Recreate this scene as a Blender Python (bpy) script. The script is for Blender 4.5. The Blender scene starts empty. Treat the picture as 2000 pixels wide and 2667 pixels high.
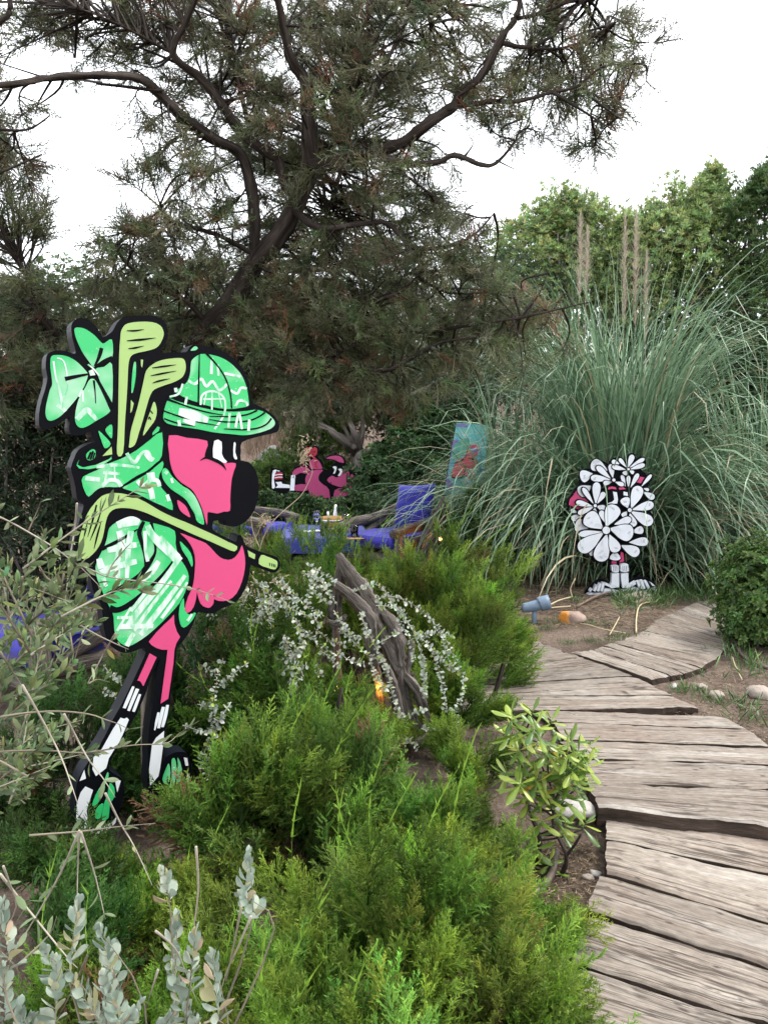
import bpy, math, random
import numpy as np
from mathutils import Vector, Matrix

R = math.radians
rng = np.random.default_rng(7)
random.seed(7)
scene = bpy.context.scene
COL = scene.collection

# ---------------------------------------------------------------- camera, sky, sun, exposure
CAM_H, F_PX, PITCH = 1.57, 2000.0, math.atan(183.0 / 2000.0)
cam_d = bpy.data.cameras.new('camera'); cam = bpy.data.objects.new('camera', cam_d); COL.objects.link(cam)
cam_d.sensor_fit = 'HORIZONTAL'; cam_d.sensor_width = 36.0; cam_d.lens = 36.0
cam_d.clip_start = 0.05; cam_d.clip_end = 2000.0
cam.location = (0, 0, CAM_H); cam.rotation_euler = (R(90) - PITCH, 0, 0)
scene.camera = cam

SUN_EL, SUN_AZ = R(60), R(80)           # azimuth from +Y, clockwise: high on the right, over the open side of the garden
world = bpy.data.worlds.new('World'); scene.world = world; world.use_nodes = True
wn = world.node_tree.nodes; wl = world.node_tree.links; wn.clear()
w_out = wn.new('ShaderNodeOutputWorld'); w_bg = wn.new('ShaderNodeBackground')
w_sky = wn.new('ShaderNodeTexSky'); w_sky.sky_type = 'NISHITA'; w_sky.sun_disc = False
w_sky.sun_elevation = SUN_EL; w_sky.sun_rotation = SUN_AZ; w_sky.dust_density = 4.0; w_sky.air_density = 1.0
w_mix = wn.new('ShaderNodeMix'); w_mix.data_type = 'RGBA'
w_mix.inputs['Factor'].default_value = 0.82           # an even white overcast in front of the blue
w_mix.inputs['B'].default_value = (11.6, 11.9, 12.3, 1)
w_bg.inputs['Strength'].default_value = 0.10
wl.new(w_sky.outputs['Color'], w_mix.inputs['A']); wl.new(w_mix.outputs['Result'], w_bg.inputs['Color'])
wl.new(w_bg.outputs['Background'], w_out.inputs['Surface'])

sun_d = bpy.data.lights.new('sun', 'SUN'); sun_d.energy = 1.4; sun_d.angle = R(14); sun_d.color = (1.0, 0.95, 0.87)
sun = bpy.data.objects.new('sun', sun_d); COL.objects.link(sun)
_sd = Vector((math.sin(SUN_AZ) * math.cos(SUN_EL), math.cos(SUN_AZ) * math.cos(SUN_EL), math.sin(SUN_EL)))
sun.rotation_euler = _sd.to_track_quat('Z', 'Y').to_euler(); sun.location = (0, 0, 12)

scene.view_settings.view_transform = 'Standard'; scene.view_settings.look = 'None'
scene.view_settings.exposure = 1.30; scene.view_settings.gamma = 1.0
scene.view_settings.use_curve_mapping = False
cy = scene.cycles
cy.use_denoising = True
try: cy.denoiser = 'OPENIMAGEDENOISE'
except Exception: pass
cy.max_bounces = 7; cy.diffuse_bounces = 4; cy.glossy_bounces = 3; cy.transmission_bounces = 6; cy.transparent_max_bounces = 10
cy.use_adaptive_sampling = True; cy.adaptive_threshold = 0.03
cy.caustics_reflective = False; cy.caustics_refractive = False
cy.sample_clamp_indirect = 6.0

# ---------------------------------------------------------------- pixel -> world
_FW = np.array([0, math.cos(PITCH), -math.sin(PITCH)]); _UP = np.array([0, math.sin(PITCH), math.cos(PITCH)])
def ray(px, py):
    return np.array([1.0, 0, 0]) * ((px - 1000) / F_PX) + _UP * ((1333.5 - py) / F_PX) + _FW
def P(px, py, Y):
    d = ray(px, py); return np.array([0, 0, CAM_H]) + d * (Y / d[1])
def G(px, py, z=0.0):
    d = ray(px, py); return np.array([0, 0, CAM_H]) + d * ((z - CAM_H) / d[2])
def to_px(V):
    V = np.atleast_2d(V); q = V - np.array([0, 0, CAM_H])
    f = q @ _FW; return 1000 + F_PX * q[:, 0] / f, 1333.5 - F_PX * (q @ _UP) / f

# ---------------------------------------------------------------- objects and tags
def link(o, parent=None):
    COL.objects.link(o)
    if parent is not None: o.parent = parent
    return o
def tag(o, label=None, cat=None, group=None, kind=None):
    if label: o['label'] = label
    if cat: o['category'] = cat
    if group: o['group'] = group
    if kind: o['kind'] = kind
    return o
def thing(name, label, cat, loc=(0, 0, 0), rotz=0.0, group=None):
    o = bpy.data.objects.new(name, None); o.empty_display_size = 0.1
    o.location = tuple(loc); o.rotation_euler = (0, 0, rotz); link(o)
    return tag(o, label, cat, group)
def mesh_np(name, V, F, mat, col=None, uv=None, smooth=False):
    V = np.ascontiguousarray(V, dtype=np.float32); F = np.ascontiguousarray(F, dtype=np.int32)
    k = F.shape[1]; me = bpy.data.meshes.new(name)
    me.vertices.add(len(V)); me.vertices.foreach_set('co', V.ravel())
    me.loops.add(F.size); me.loops.foreach_set('vertex_index', F.ravel())
    me.polygons.add(len(F)); me.polygons.foreach_set('loop_start', np.arange(0, F.size, k, dtype=np.int32))
    if smooth: me.polygons.foreach_set('use_smooth', np.ones(len(F), dtype=bool))
    me.update(calc_edges=True)
    if col is not None:
        a = me.attributes.new('col', 'FLOAT_COLOR', 'POINT')
        c4 = np.ones((len(V), 4), np.float32); c4[:, :3] = col; a.data.foreach_set('color', c4.ravel())
    if uv is not None:
        u = me.uv_layers.new(name='UVMap'); u.data.foreach_set('uv', np.asarray(uv, np.float32)[F.ravel()].ravel())
    if mat is not None: me.materials.append(mat)
    return me
def obj(name, me, parent=None, loc=None, rot=None):
    o = bpy.data.objects.new(name, me)
    if loc is not None: o.location = tuple(loc)
    if rot is not None: o.rotation_euler = rot
    return link(o, parent)

# ---------------------------------------------------------------- materials
MATS = {}
def nmat(name):
    m = bpy.data.materials.new(name); m.use_nodes = True
    nt = m.node_tree; b = nt.nodes['Principled BSDF']; MATS[name] = m
    return m, nt.nodes, nt.links, b
def mixc(n, l, fac, a, b, blend='MIX'):
    x = n.new('ShaderNodeMix'); x.data_type = 'RGBA'; x.blend_type = blend
    for key, v in (('Factor', fac), ('A', a), ('B', b)):
        if hasattr(v, 'links'): l.new(v, x.inputs[key])
        elif key == 'Factor': x.inputs[key].default_value = v
        else: x.inputs[key].default_value = (*v, 1)
    return x.outputs['Result']
def ramp(n, l, src, stops, interp='LINEAR'):
    r = n.new('ShaderNodeValToRGB'); r.color_ramp.interpolation = interp
    e = r.color_ramp.elements
    while len(e) < len(stops): e.new(0.5)
    for i, (p, c) in enumerate(stops):
        e[i].position = p; e[i].color = (*c, 1) if not isinstance(c, (int, float)) else (c, c, c, 1)
    l.new(src, r.inputs['Fac']); return r.outputs['Color']
def noise(n, l, vec, scale, detail=4, rough=0.55, dist=0.0):
    t = n.new('ShaderNodeTexNoise'); t.inputs['Scale'].default_value = scale; t.inputs['Detail'].default_value = detail
    t.inputs['Roughness'].default_value = rough; t.inputs['Distortion'].default_value = dist
    if vec is not None: l.new(vec, t.inputs['Vector'])
    return t.outputs['Fac']
def mapping(n, l, vec, scale=(1, 1, 1), loc=None):
    m = n.new('ShaderNodeMapping'); m.inputs['Scale'].default_value = scale
    if loc is not None: l.new(loc, m.inputs['Location'])
    l.new(vec, m.inputs['Vector']); return m.outputs['Vector']
def bump(n, l, b, height, strength=0.5, dist=0.01):
    x = n.new('ShaderNodeBump'); x.inputs['Strength'].default_value = strength; x.inputs['Distance'].default_value = dist
    l.new(height, x.inputs['Height']); l.new(x.outputs['Normal'], b.inputs['Normal'])

def leaf_mat(name, rough=0.5, transl=0.3, spec=0.35):
    m, n, l, b = nmat(name)
    a = n.new('ShaderNodeAttribute'); a.attribute_name = 'col'
    l.new(a.outputs['Color'], b.inputs['Base Color']); b.inputs['Roughness'].default_value = rough
    b.inputs['Specular IOR Level'].default_value = spec
    if transl > 0:
        t = n.new('ShaderNodeBsdfTranslucent'); mx = n.new('ShaderNodeMixShader'); mx.inputs['Fac'].default_value = transl
        l.new(a.outputs['Color'], t.inputs['Color'])
        l.new(b.outputs['BSDF'], mx.inputs[1]); l.new(t.outputs['BSDF'], mx.inputs[2])
        l.new(mx.outputs['Shader'], n['Material Output'].inputs['Surface'])
    return m
M_leaf = leaf_mat('foliage', 0.55, 0.40, 0.25)
M_blade = leaf_mat('grass_blade', 0.38, 0.20, 0.5)
M_felt = leaf_mat('felted_leaf', 0.8, 0.25, 0.15)
M_gloss = leaf_mat('glossy_leaf', 0.32, 0.22, 0.5)
M_twig = leaf_mat('twig', 0.85, 0.0, 0.1)

def single_leaf_mat(name, stops, rough=0.45, transl=0.25):
    """leaf objects that share one mesh: hue differs from leaf to leaf"""
    m, n, l, b = nmat(name)
    oi = n.new('ShaderNodeObjectInfo'); c = ramp(n, l, oi.outputs['Random'], stops)
    uv = n.new('ShaderNodeTexCoord'); f = noise(n, l, uv.outputs['Object'], 60, 3)
    c = mixc(n, l, 0.35, c, mixc(n, l, f, (0.35, 0.35, 0.35), (1.3, 1.3, 1.3)), 'MULTIPLY')
    l.new(c, b.inputs['Base Color']); b.inputs['Roughness'].default_value = rough
    t = n.new('ShaderNodeBsdfTranslucent'); mx = n.new('ShaderNodeMixShader'); mx.inputs['Fac'].default_value = transl
    l.new(c, t.inputs['Color']); l.new(b.outputs['BSDF'], mx.inputs[1]); l.new(t.outputs['BSDF'], mx.inputs[2])
    l.new(mx.outputs['Shader'], n['Material Output'].inputs['Surface'])
    return m

def paint(name, c, rough=0.42, wear=0.06, spec=0.3):
    m, n, l, b = nmat(name); tc = n.new('ShaderNodeTexCoord')
    f = noise(n, l, tc.outputs['Object'], 3.5, 5, 0.6)
    lo = tuple(max(0, v * (1 - 2.5 * wear)) for v in c); hi = tuple(min(1, v * (1 + wear)) for v in c)
    l.new(mixc(n, l, f, lo, hi), b.inputs['Base Color']); b.inputs['Roughness'].default_value = rough
    b.inputs['Specular IOR Level'].default_value = spec
    f2 = noise(n, l, tc.outputs['Object'], 55, 3); bump(n, l, b, f2, 0.12, 0.002)
    return m
M_black = paint('black_paint', (0.0030, 0.0033, 0.0055), 0.55, 0.2, 0.07)
M_pink = paint('pink_paint', (0.60, 0.064, 0.185), 0.42, 0.06)
M_rose = paint('rose_paint', (0.38, 0.05, 0.155), 0.5)
M_red = paint('red_paint', (0.34, 0.024, 0.048), 0.5)
M_lime = paint('lime_paint', (0.34, 0.50, 0.17), 0.42, 0.06)
M_white = paint('white_paint', (0.68, 0.70, 0.72), 0.45, 0.04)
M_edge = paint('black_board_edge', (0.0065, 0.009, 0.016), 0.5, 0.3, 0.14)
def smudged_white():
    m, n, l, b = nmat('smudged_white_paint'); tc = n.new('ShaderNodeTexCoord')
    f = noise(n, l, tc.outputs['Object'], 7, 4, 0.6, 1.5)
    c = ramp(n, l, f, [(0.42, (0.76, 0.79, 0.85)), (0.58, (0.71, 0.74, 0.80)), (0.74, (0.52, 0.545, 0.58))])
    l.new(c, b.inputs['Base Color']); b.inputs['Roughness'].default_value = 0.5
    return m
M_petal = smudged_white()
def green_paint():
    m, n, l, b = nmat('green_sprayed_paint'); tc = n.new('ShaderNodeTexCoord'); v = tc.outputs['Object']
    mist = ramp(n, l, noise(n, l, v, 4.2, 3, 0.5), [(0.50, 0.0), (0.74, 0.85)])
    fleck = ramp(n, l, noise(n, l, v, 150, 2, 0.5), [(0.67, 0.0), (0.70, 1.0)])
    area = ramp(n, l, noise(n, l, v, 9, 2), [(0.48, 0.0), (0.60, 1.0)])
    mm = n.new('ShaderNodeMath'); mm.operation = 'MULTIPLY'; l.new(fleck, mm.inputs[0]); l.new(area, mm.inputs[1])
    c = mixc(n, l, mist, (0.028, 0.46, 0.135), (0.56, 0.68, 0.60))
    c = mixc(n, l, mm.outputs[0], c, (0.53, 0.70, 0.53))
    l.new(c, b.inputs['Base Color']); b.inputs['Roughness'].default_value = 0.42
    return m
M_green = green_paint()
def spray_white():
    m, n, l, b = nmat('white_spray'); tc = n.new('ShaderNodeTexCoord')
    f = noise(n, l, mapping(n, l, tc.outputs['Object'], (14, 14, 5)), 2.2, 4, 0.6)
    c = ramp(n, l, f, [(0.36, (0.14, 0.50, 0.25)), (0.50, (0.52, 0.67, 0.57)), (0.62, (0.64, 0.71, 0.67))])
    l.new(c, b.inputs['Base Color']); b.inputs['Roughness'].default_value = 0.5
    return m
M_spray = spray_white()

def wood_grey(name, stops, grain=(4, 26, 1), strength=0.8):
    """weathered wood or bark; grain runs along the UV's first axis"""
    m, n, l, b = nmat(name); tc = n.new('ShaderNodeTexCoord'); uv = tc.outputs['UV']
    g = noise(n, l, mapping(n, l, uv, grain), 1.0, 6, 0.65, 0.4)
    big = noise(n, l, tc.outputs['Object'], 5, 3)
    c = ramp(n, l, g, stops)
    c = mixc(n, l, 0.5, c, mixc(n, l, big, (0.45, 0.43, 0.42), (1.35, 1.3, 1.25)), 'MULTIPLY')
    l.new(c, b.inputs['Base Color']); b.inputs['Roughness'].default_value = 0.85
    b.inputs['Specular IOR Level'].default_value = 0.15
    bump(n, l, b, g, strength, 0.02)
    return m
M_drift = wood_grey('driftwood', [(0.32, (0.02, 0.016, 0.014)), (0.45, (0.095, 0.082, 0.073)), (0.60, (0.20, 0.178, 0.16)), (0.8, (0.36, 0.33, 0.30))], (5, 70, 1), 1.0)
M_bark = wood_grey('juniper_bark', [(0.3, (0.010, 0.008, 0.007)), (0.5, (0.045, 0.036, 0.031)), (0.66, (0.09, 0.075, 0.065)), (0.8, (0.17, 0.155, 0.14))])
M_greybark = wood_grey('grey_bark', [(0.3, (0.06, 0.055, 0.05)), (0.5, (0.16, 0.14, 0.125)), (0.75, (0.27, 0.25, 0.23))])

def sleeper_mat():
    m, n, l, b = nmat('weathered_sleeper_wood'); tc = n.new('ShaderNodeTexCoord'); uv = tc.outputs['UV']
    oi = n.new('ShaderNodeObjectInfo')
    off = n.new('ShaderNodeCombineXYZ')
    mu = n.new('ShaderNodeMath'); mu.operation = 'MULTIPLY'; mu.inputs[1].default_value = 37.0
    l.new(oi.outputs['Random'], mu.inputs[0]); l.new(mu.outputs[0], off.inputs[0]); l.new(mu.outputs[0], off.inputs[1]); l.new(mu.outputs[0], off.inputs[2])
    o = off.outputs[0]
    fine = noise(n, l, mapping(n, l, uv, (2.6, 150, 1), o), 1.0, 5, 0.62, 0.08)
    mid = noise(n, l, mapping(n, l, uv, (1.0, 26, 1), o), 1.0, 5, 0.6, 0.15)
    blot = noise(n, l, mapping(n, l, uv, (2.6, 5.5, 1), o), 1.0, 4, 0.6, 0.4)
    crk = noise(n, l, mapping(n, l, uv, (0.55, 12, 1), o), 1.0, 4, 0.6, 0.2)
    vo = n.new('ShaderNodeTexVoronoi'); vo.inputs['Scale'].default_value = 1.0
    wv = n.new('ShaderNodeVectorMath'); wv.operation = 'ADD'
    nv = n.new('ShaderNodeTexNoise'); nv.inputs['Scale'].default_value = 9; l.new(mapping(n, l, uv, (1, 1, 1), o), nv.inputs['Vector'])
    sc_ = n.new('ShaderNodeVectorMath'); sc_.operation = 'SCALE'; sc_.inputs['Scale'].default_value = 0.9; l.new(nv.outputs['Color'], sc_.inputs[0])
    l.new(mapping(n, l, uv, (13, 32, 1), o), wv.inputs[0]); l.new(sc_.outputs[0], wv.inputs[1]); l.new(wv.outputs[0], vo.inputs['Vector'])
    pit = ramp(n, l, vo.outputs['Distance'], [(0.10, 1.0), (0.24, 0.0)])
    pick = ramp(n, l, noise(n, l, mapping(n, l, uv, (7, 9, 1), o), 1.0, 2), [(0.47, 0.0), (0.56, 1.0)])
    pm = n.new('ShaderNodeMath'); pm.operation = 'MULTIPLY'; l.new(pit, pm.inputs[0]); l.new(pick, pm.inputs[1])
    base = ramp(n, l, fine, [(0.28, (0.112, 0.098, 0.087)), (0.42, (0.19, 0.170, 0.152)), (0.58, (0.262, 0.240, 0.215)), (0.76, (0.355, 0.332, 0.302))])
    tint = ramp(n, l, oi.outputs['Random'], [(0.0, (1.0, 0.94, 0.88)), (0.3, (0.74, 0.70, 0.67)), (0.5, (1.18, 1.13, 1.07)), (0.7, (0.88, 0.81, 0.76)), (0.85, (1.05, 1.02, 0.98)), (1.0, (0.92, 0.88, 0.85))])
    base = mixc(n, l, 1.0, base, tint, 'MULTIPLY')
    pale = noise(n, l, mapping(n, l, uv, (0.8, 11, 1), o), 1.0, 4, 0.6, 0.2)
    base = mixc(n, l, ramp(n, l, pale, [(0.52, 0.0), (0.68, 0.55)]), base, (0.38, 0.355, 0.325))
    base = mixc(n, l, ramp(n, l, blot, [(0.48, 0.0), (0.70, 0.6)]), base, mixc(n, l, fine, (0.10, 0.07, 0.056), (0.24, 0.18, 0.145)))
    base = mixc(n, l, ramp(n, l, mid, [(0.26, 0.45), (0.38, 0.0)]), base, (0.15, 0.13, 0.115))
    mott = noise(n, l, mapping(n, l, uv, (24, 60, 1), o), 1.0, 4, 0.6)
    base = mixc(n, l, 1.0, base, mixc(n, l, ramp(n, l, mott, [(0.3, 0.0), (0.7, 1.0)]), (0.72, 0.71, 0.70), (1.22, 1.22, 1.21)), 'MULTIPLY')
    crack = ramp(n, l, crk, [(0.482, 0.0), (0.496, 1.0), (0.504, 1.0), (0.518, 0.0)])
    cpick = ramp(n, l, blot, [(0.40, 0.0), (0.48, 1.0)])
    cm = n.new('ShaderNodeMath'); cm.operation = 'MULTIPLY'; l.new(crack, cm.inputs[0]); l.new(cpick, cm.inputs[1])
    dark = n.new('ShaderNodeMath'); dark.operation = 'MAXIMUM'; l.new(cm.outputs[0], dark.inputs[0]); l.new(pm.outputs[0], dark.inputs[1])
    dk = n.new('ShaderNodeMath'); dk.operation = 'MULTIPLY'; dk.inputs[1].default_value = 0.85; l.new(dark.outputs[0], dk.inputs[0])
    base = mixc(n, l, dk.outputs[0], base, (0.05, 0.038, 0.031))
    l.new(base, b.inputs['Base Color']); b.inputs['Roughness'].default_value = 0.82; b.inputs['Specular IOR Level'].default_value = 0.2
    h2 = n.new('ShaderNodeMath'); h2.operation = 'SUBTRACT'; l.new(fine, h2.inputs[0]); l.new(dark.outputs[0], h2.inputs[1])
    bump(n, l, b, h2.outputs[0], 0.55, 0.005)
    return m
M_sleeper = sleeper_mat()

M_creosote = wood_grey('creosoted_sleeper_side', [(0.3, (0.022, 0.016, 0.013)), (0.5, (0.055, 0.04, 0.032)), (0.7, (0.10, 0.075, 0.06)), (0.85, (0.16, 0.125, 0.105))])
def soil_mat():
    m, n, l, b = nmat('garden_soil'); tc = n.new('ShaderNodeTexCoord'); v = tc.outputs['Object']
    f1 = noise(n, l, v, 2.2, 5, 0.6); f2 = noise(n, l, v, 38, 5, 0.7)
    c = ramp(n, l, f1, [(0.32, (0.095, 0.070, 0.056)), (0.5, (0.16, 0.122, 0.10)), (0.68, (0.235, 0.185, 0.15))])
    c = mixc(n, l, 0.75, c, ramp(n, l, f2, [(0.3, (0.35, 0.32, 0.30)), (0.55, (0.95, 0.93, 0.9)), (0.75, (1.5, 1.45, 1.4))]), 'MULTIPLY')
    vo = n.new('ShaderNodeTexVoronoi'); vo.inputs['Scale'].default_value = 46; l.new(v, vo.inputs['Vector'])
    peb = ramp(n, l, vo.outputs['Distance'], [(0.12, 1.0), (0.2, 0.0)])
    pk = ramp(n, l, noise(n, l, v, 11, 2), [(0.55, 0.0), (0.65, 0.7)])
    pm = n.new('ShaderNodeMath'); pm.operation = 'MULTIPLY'; l.new(peb, pm.inputs[0]); l.new(pk, pm.inputs[1])
    c = mixc(n, l, pm.outputs[0], c, (0.40, 0.33, 0.27))
    l.new(c, b.inputs['Base Color']); b.inputs['Roughness'].default_value = 0.95; b.inputs['Specular IOR Level'].default_value = 0.1
    h = n.new('ShaderNodeMath'); h.operation = 'ADD'; l.new(f2, h.inputs[0]); l.new(pm.outputs[0], h.inputs[1])
    bump(n, l, b, h.outputs[0], 1.0, 0.03)
    return m
M_soil = soil_mat()
def rock_mat(name, a, bcol, accent=None):
    m, n, l, b = nmat(name); tc = n.new('ShaderNodeTexCoord'); v = tc.outputs['Object']
    f = noise(n, l, v, 14, 6, 0.65); c = mixc(n, l, ramp(n, l, f, [(0.3, 0.0), (0.7, 1.0)]), a, bcol)
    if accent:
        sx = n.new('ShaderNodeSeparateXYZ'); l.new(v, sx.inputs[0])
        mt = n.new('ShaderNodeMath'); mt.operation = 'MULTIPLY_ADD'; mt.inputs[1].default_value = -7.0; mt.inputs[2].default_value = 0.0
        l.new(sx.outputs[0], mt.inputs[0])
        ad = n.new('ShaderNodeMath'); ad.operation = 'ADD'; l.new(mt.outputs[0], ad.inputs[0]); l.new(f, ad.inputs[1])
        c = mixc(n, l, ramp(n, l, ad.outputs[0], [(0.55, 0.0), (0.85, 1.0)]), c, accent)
    l.new(c, b.inputs['Base Color']); b.inputs['Roughness'].default_value = 0.9
    bump(n, l, b, f, 0.8, 0.02)
    return m
M_rock = rock_mat('garden_rock', (0.20, 0.165, 0.14), (0.40, 0.34, 0.29))
M_palerock = rock_mat('pale_rock', (0.26, 0.245, 0.23), (0.46, 0.43, 0.40))
M_orangerock = rock_mat('ochre_sided_rock', (0.18, 0.12, 0.10), (0.36, 0.27, 0.22), (0.75, 0.30, 0.05))  # colour blends to orange towards the left side of the rock
M_cliff = rock_mat('far_rock', (0.16, 0.155, 0.15), (0.36, 0.35, 0.335))
def fabric(name, c):
    m, n, l, b = nmat(name); tc = n.new('ShaderNodeTexCoord')
    f = noise(n, l, tc.outputs['Object'], 6, 3); l.new(mixc(n, l, f, tuple(v * 0.75 for v in c), tuple(v * 1.15 for v in c)), b.inputs['Base Color'])
    b.inputs['Roughness'].default_value = 0.85; b.inputs['Sheen Weight'].default_value = 0.15
    w = noise(n, l, tc.outputs['Object'], 240, 2); bump(n, l, b, w, 0.25, 0.002)
    return m
M_blue = fabric('ultramarine_canvas', (0.013, 0.009, 0.26))
M_cloth = fabric('blue_table_cloth', (0.018, 0.028, 0.19))
def plain(name, c, rough=0.5, metal=0.0):
    m, n, l, b = nmat(name); tc = n.new('ShaderNodeTexCoord')
    f = noise(n, l, tc.outputs['Object'], 12, 4)
    l.new(mixc(n, l, f, tuple(v * 0.8 for v in c), tuple(min(1, v * 1.12) for v in c)), b.inputs['Base Color'])
    b.inputs['Roughness'].default_value = rough; b.inputs['Metallic'].default_value = metal
    return m
M_bluegrey = plain('blue_grey_plastic', (0.14, 0.20, 0.28), 0.5)
M_hose = plain('brown_hose', (0.10, 0.075, 0.062), 0.5)
M_stake = wood_grey('stake_wood', [(0.3, (0.12, 0.10, 0.08)), (0.6, (0.28, 0.24, 0.2))])
M_bucket = wood_grey('bucket_wood', [(0.3, (0.25, 0.14, 0.06)), (0.6, (0.45, 0.28, 0.13))])
M_steel = plain('bright_steel', (0.6, 0.6, 0.62), 0.25, 1.0)
M_paper = plain('white_card', (0.75, 0.75, 0.75), 0.7)
M_straw = plain('dry_straw', (0.52, 0.43, 0.27), 0.8)
M_deadwood = plain('dead_twig', (0.17, 0.12, 0.09), 0.9)
def glass_mat(name, c=(1, 1, 1)):
    m, n, l, b = nmat(name); b.inputs['Base Color'].default_value = (*c, 1); b.inputs['Transmission Weight'].default_value = 1.0
    b.inputs['Roughness'].default_value = 0.02; b.inputs['IOR'].default_value = 1.4
    return m
M_glass = glass_mat('clear_glass')
M_wine = glass_mat('rose_wine', (0.9, 0.35, 0.22))
def emit(name, c, s):
    m, n, l, b = nmat(name); b.inputs['Emission Color'].default_value = (*c, 1); b.inputs['Emission Strength'].default_value = s
    b.inputs['Base Color'].default_value = (0.8, 0.7, 0.5, 1); return m
M_bulb = emit('lit_bulb', (1.0, 0.55, 0.18), 5.0)

# ---------------------------------------------------------------- geometry helpers
def crom(pts, sub=4, closed=False):
    p = np.asarray(pts, float); n = len(p)
    if n < 3: 
        t = np.linspace(0, 1, sub + 1)[:, None]; return p[0] * (1 - t) + p[1] * t
    out = []
    idx = range(n) if closed else range(n - 1)
    for i in idx:
        if closed: a, b, c, d = p[(i - 1) % n], p[i], p[(i + 1) % n], p[(i + 2) % n]
        else: a, b, c, d = p[max(i - 1, 0)], p[i], p[i + 1], p[min(i + 2, n - 1)]
        for k in range(sub):
            t = k / sub
            out.append(0.5 * ((2 * b) + (-a + c) * t + (2 * a - 5 * b + 4 * c - d) * t * t + (-a + 3 * b - 3 * c + d) * t ** 3))
    if not closed: out.append(p[-1])
    return np.array(out)
def frames(pts):
    t = np.gradient(pts, axis=0); t /= np.linalg.norm(t, axis=1)[:, None] + 1e-9
    ref = np.array([0.31, 0.17, 0.93]); u = np.cross(t, ref); bad = np.linalg.norm(u, axis=1) < 0.1
    u[bad] = np.cross(t[bad], np.array([1.0, 0.2, 0]))
    u /= np.linalg.norm(u, axis=1)[:, None] + 1e-9
    return t, u, np.cross(t, u)
def tube(pts, rad, sides=7, rough=0.0, sub=4, r=None, caps=True):
    """quads of a tapering tube; returns V, F, UV"""
    r = r or rng
    pts = np.asarray(pts, float); rad = np.asarray(rad, float) * np.ones(len(pts))
    if sub > 1:
        q = crom(np.column_stack([pts, rad]), sub); pts, rad = q[:, :3], np.maximum(q[:, 3], 1e-4)
    t, u, w = frames(pts); n = len(pts)
    a = np.linspace(0, 2 * np.pi, sides, endpoint=False)
    rr = rad[:, None] * (1 + rough * r.standard_normal((1, sides)) * 0.7 + rough * 0.5 * r.standard_normal((n, sides)))
    rr = np.clip(rr, rad[:, None] * 0.45, rad[:, None] * 1.7)
    V = pts[:, None, :] + u[:, None, :] * (np.cos(a)[None, :, None] * rr[..., None]) + w[:, None, :] * (np.sin(a)[None, :, None] * rr[..., None])
    L = np.concatenate([[0], np.cumsum(np.linalg.norm(np.diff(pts, axis=0), axis=1))])
    UV = np.stack([np.repeat(L[:, None], sides, 1), np.repeat((a / (2 * np.pi))[None] * 2 * np.pi * rad.mean(), n, 0)], -1)
    i = np.arange(n - 1)[:, None]; j = np.arange(sides)[None]; k = (j + 1) % sides
    F = np.stack([i * sides + j, i * sides + k, (i + 1) * sides + k, (i + 1) * sides + j], -1).reshape(-1, 4)
    V = V.reshape(-1, 3); UV = UV.reshape(-1, 2)
    if caps:
        c0, c1 = len(V), len(V) + 1
        V = np.vstack([V, pts[0], pts[-1]]); UV = np.vstack([UV, UV[0], UV[-1]])
        j = np.arange(sides); k = (j + 1) % sides
        F = np.vstack([F, np.stack([np.full(sides, c0), k, j, np.full(sides, c0)], -1)[:, [0, 1, 2, 2]],
                       np.stack([np.full(sides, c1), (n - 1) * sides + j, (n - 1) * sides + k, (n - 1) * sides + k], -1)])
    return V, F, UV
def fix_quads(F):
    return F
def join(parts):
    Vs, Fs, Us, o = [], [], [], 0
    for V, F, U in parts:
        Vs.append(V); Fs.append(F + o); Us.append(U); o += len(V)
    return np.vstack(Vs), np.vstack(Fs), np.vstack(Us)
def quad_mesh(name, VFU, mat, smooth=True, col=None):
    """quads, with degenerate quads (cap triangles) turned into real triangles"""
    V, F, U = VFU
    tri = F[:, 2] == F[:, 3]
    Q, T = F[~tri], F[tri][:, :3]
    me = bpy.data.meshes.new(name)
    V = np.ascontiguousarray(V, np.float32)
    loops = np.concatenate([Q.ravel(), T.ravel()]).astype(np.int32)
    starts = np.concatenate([np.arange(len(Q)) * 4, len(Q) * 4 + np.arange(len(T)) * 3]).astype(np.int32)
    me.vertices.add(len(V)); me.vertices.foreach_set('co', V.ravel())
    me.loops.add(len(loops)); me.loops.foreach_set('vertex_index', loops)
    me.polygons.add(len(starts)); me.polygons.foreach_set('loop_start', starts)
    if smooth: me.polygons.foreach_set('use_smooth', np.ones(len(starts), bool))
    me.update(calc_edges=True)
    uv = me.uv_layers.new(name='UVMap'); uv.data.foreach_set('uv', np.asarray(U, np.float32)[loops].ravel())
    if col is not None:
        a = me.attributes.new('col', 'FLOAT_COLOR', 'POINT'); c4 = np.ones((len(V), 4), np.float32); c4[:, :3] = col
        a.data.foreach_set('color', c4.ravel())
    me.materials.append(mat); return me
def dirmats(D, roll, scale):
    """(n,3,3): local +Z to D, rolled, scaled"""
    D = D / (np.linalg.norm(D, axis=1)[:, None] + 1e-9)
    ref = np.where(np.abs(D[:, 2:3]) > 0.95, np.array([[1.0, 0, 0]]), np.array([[0, 0, 1.0]]))
    x = np.cross(ref, D); x /= np.linalg.norm(x, axis=1)[:, None] + 1e-9
    y = np.cross(D, x); c, s = np.cos(roll)[:, None], np.sin(roll)[:, None]
    X = x * c + y * s; Y = -x * s + y * c
    M = np.stack([X, Y, D], -1)
    return M * (scale[:, None, None] if np.ndim(scale) else scale)
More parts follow.
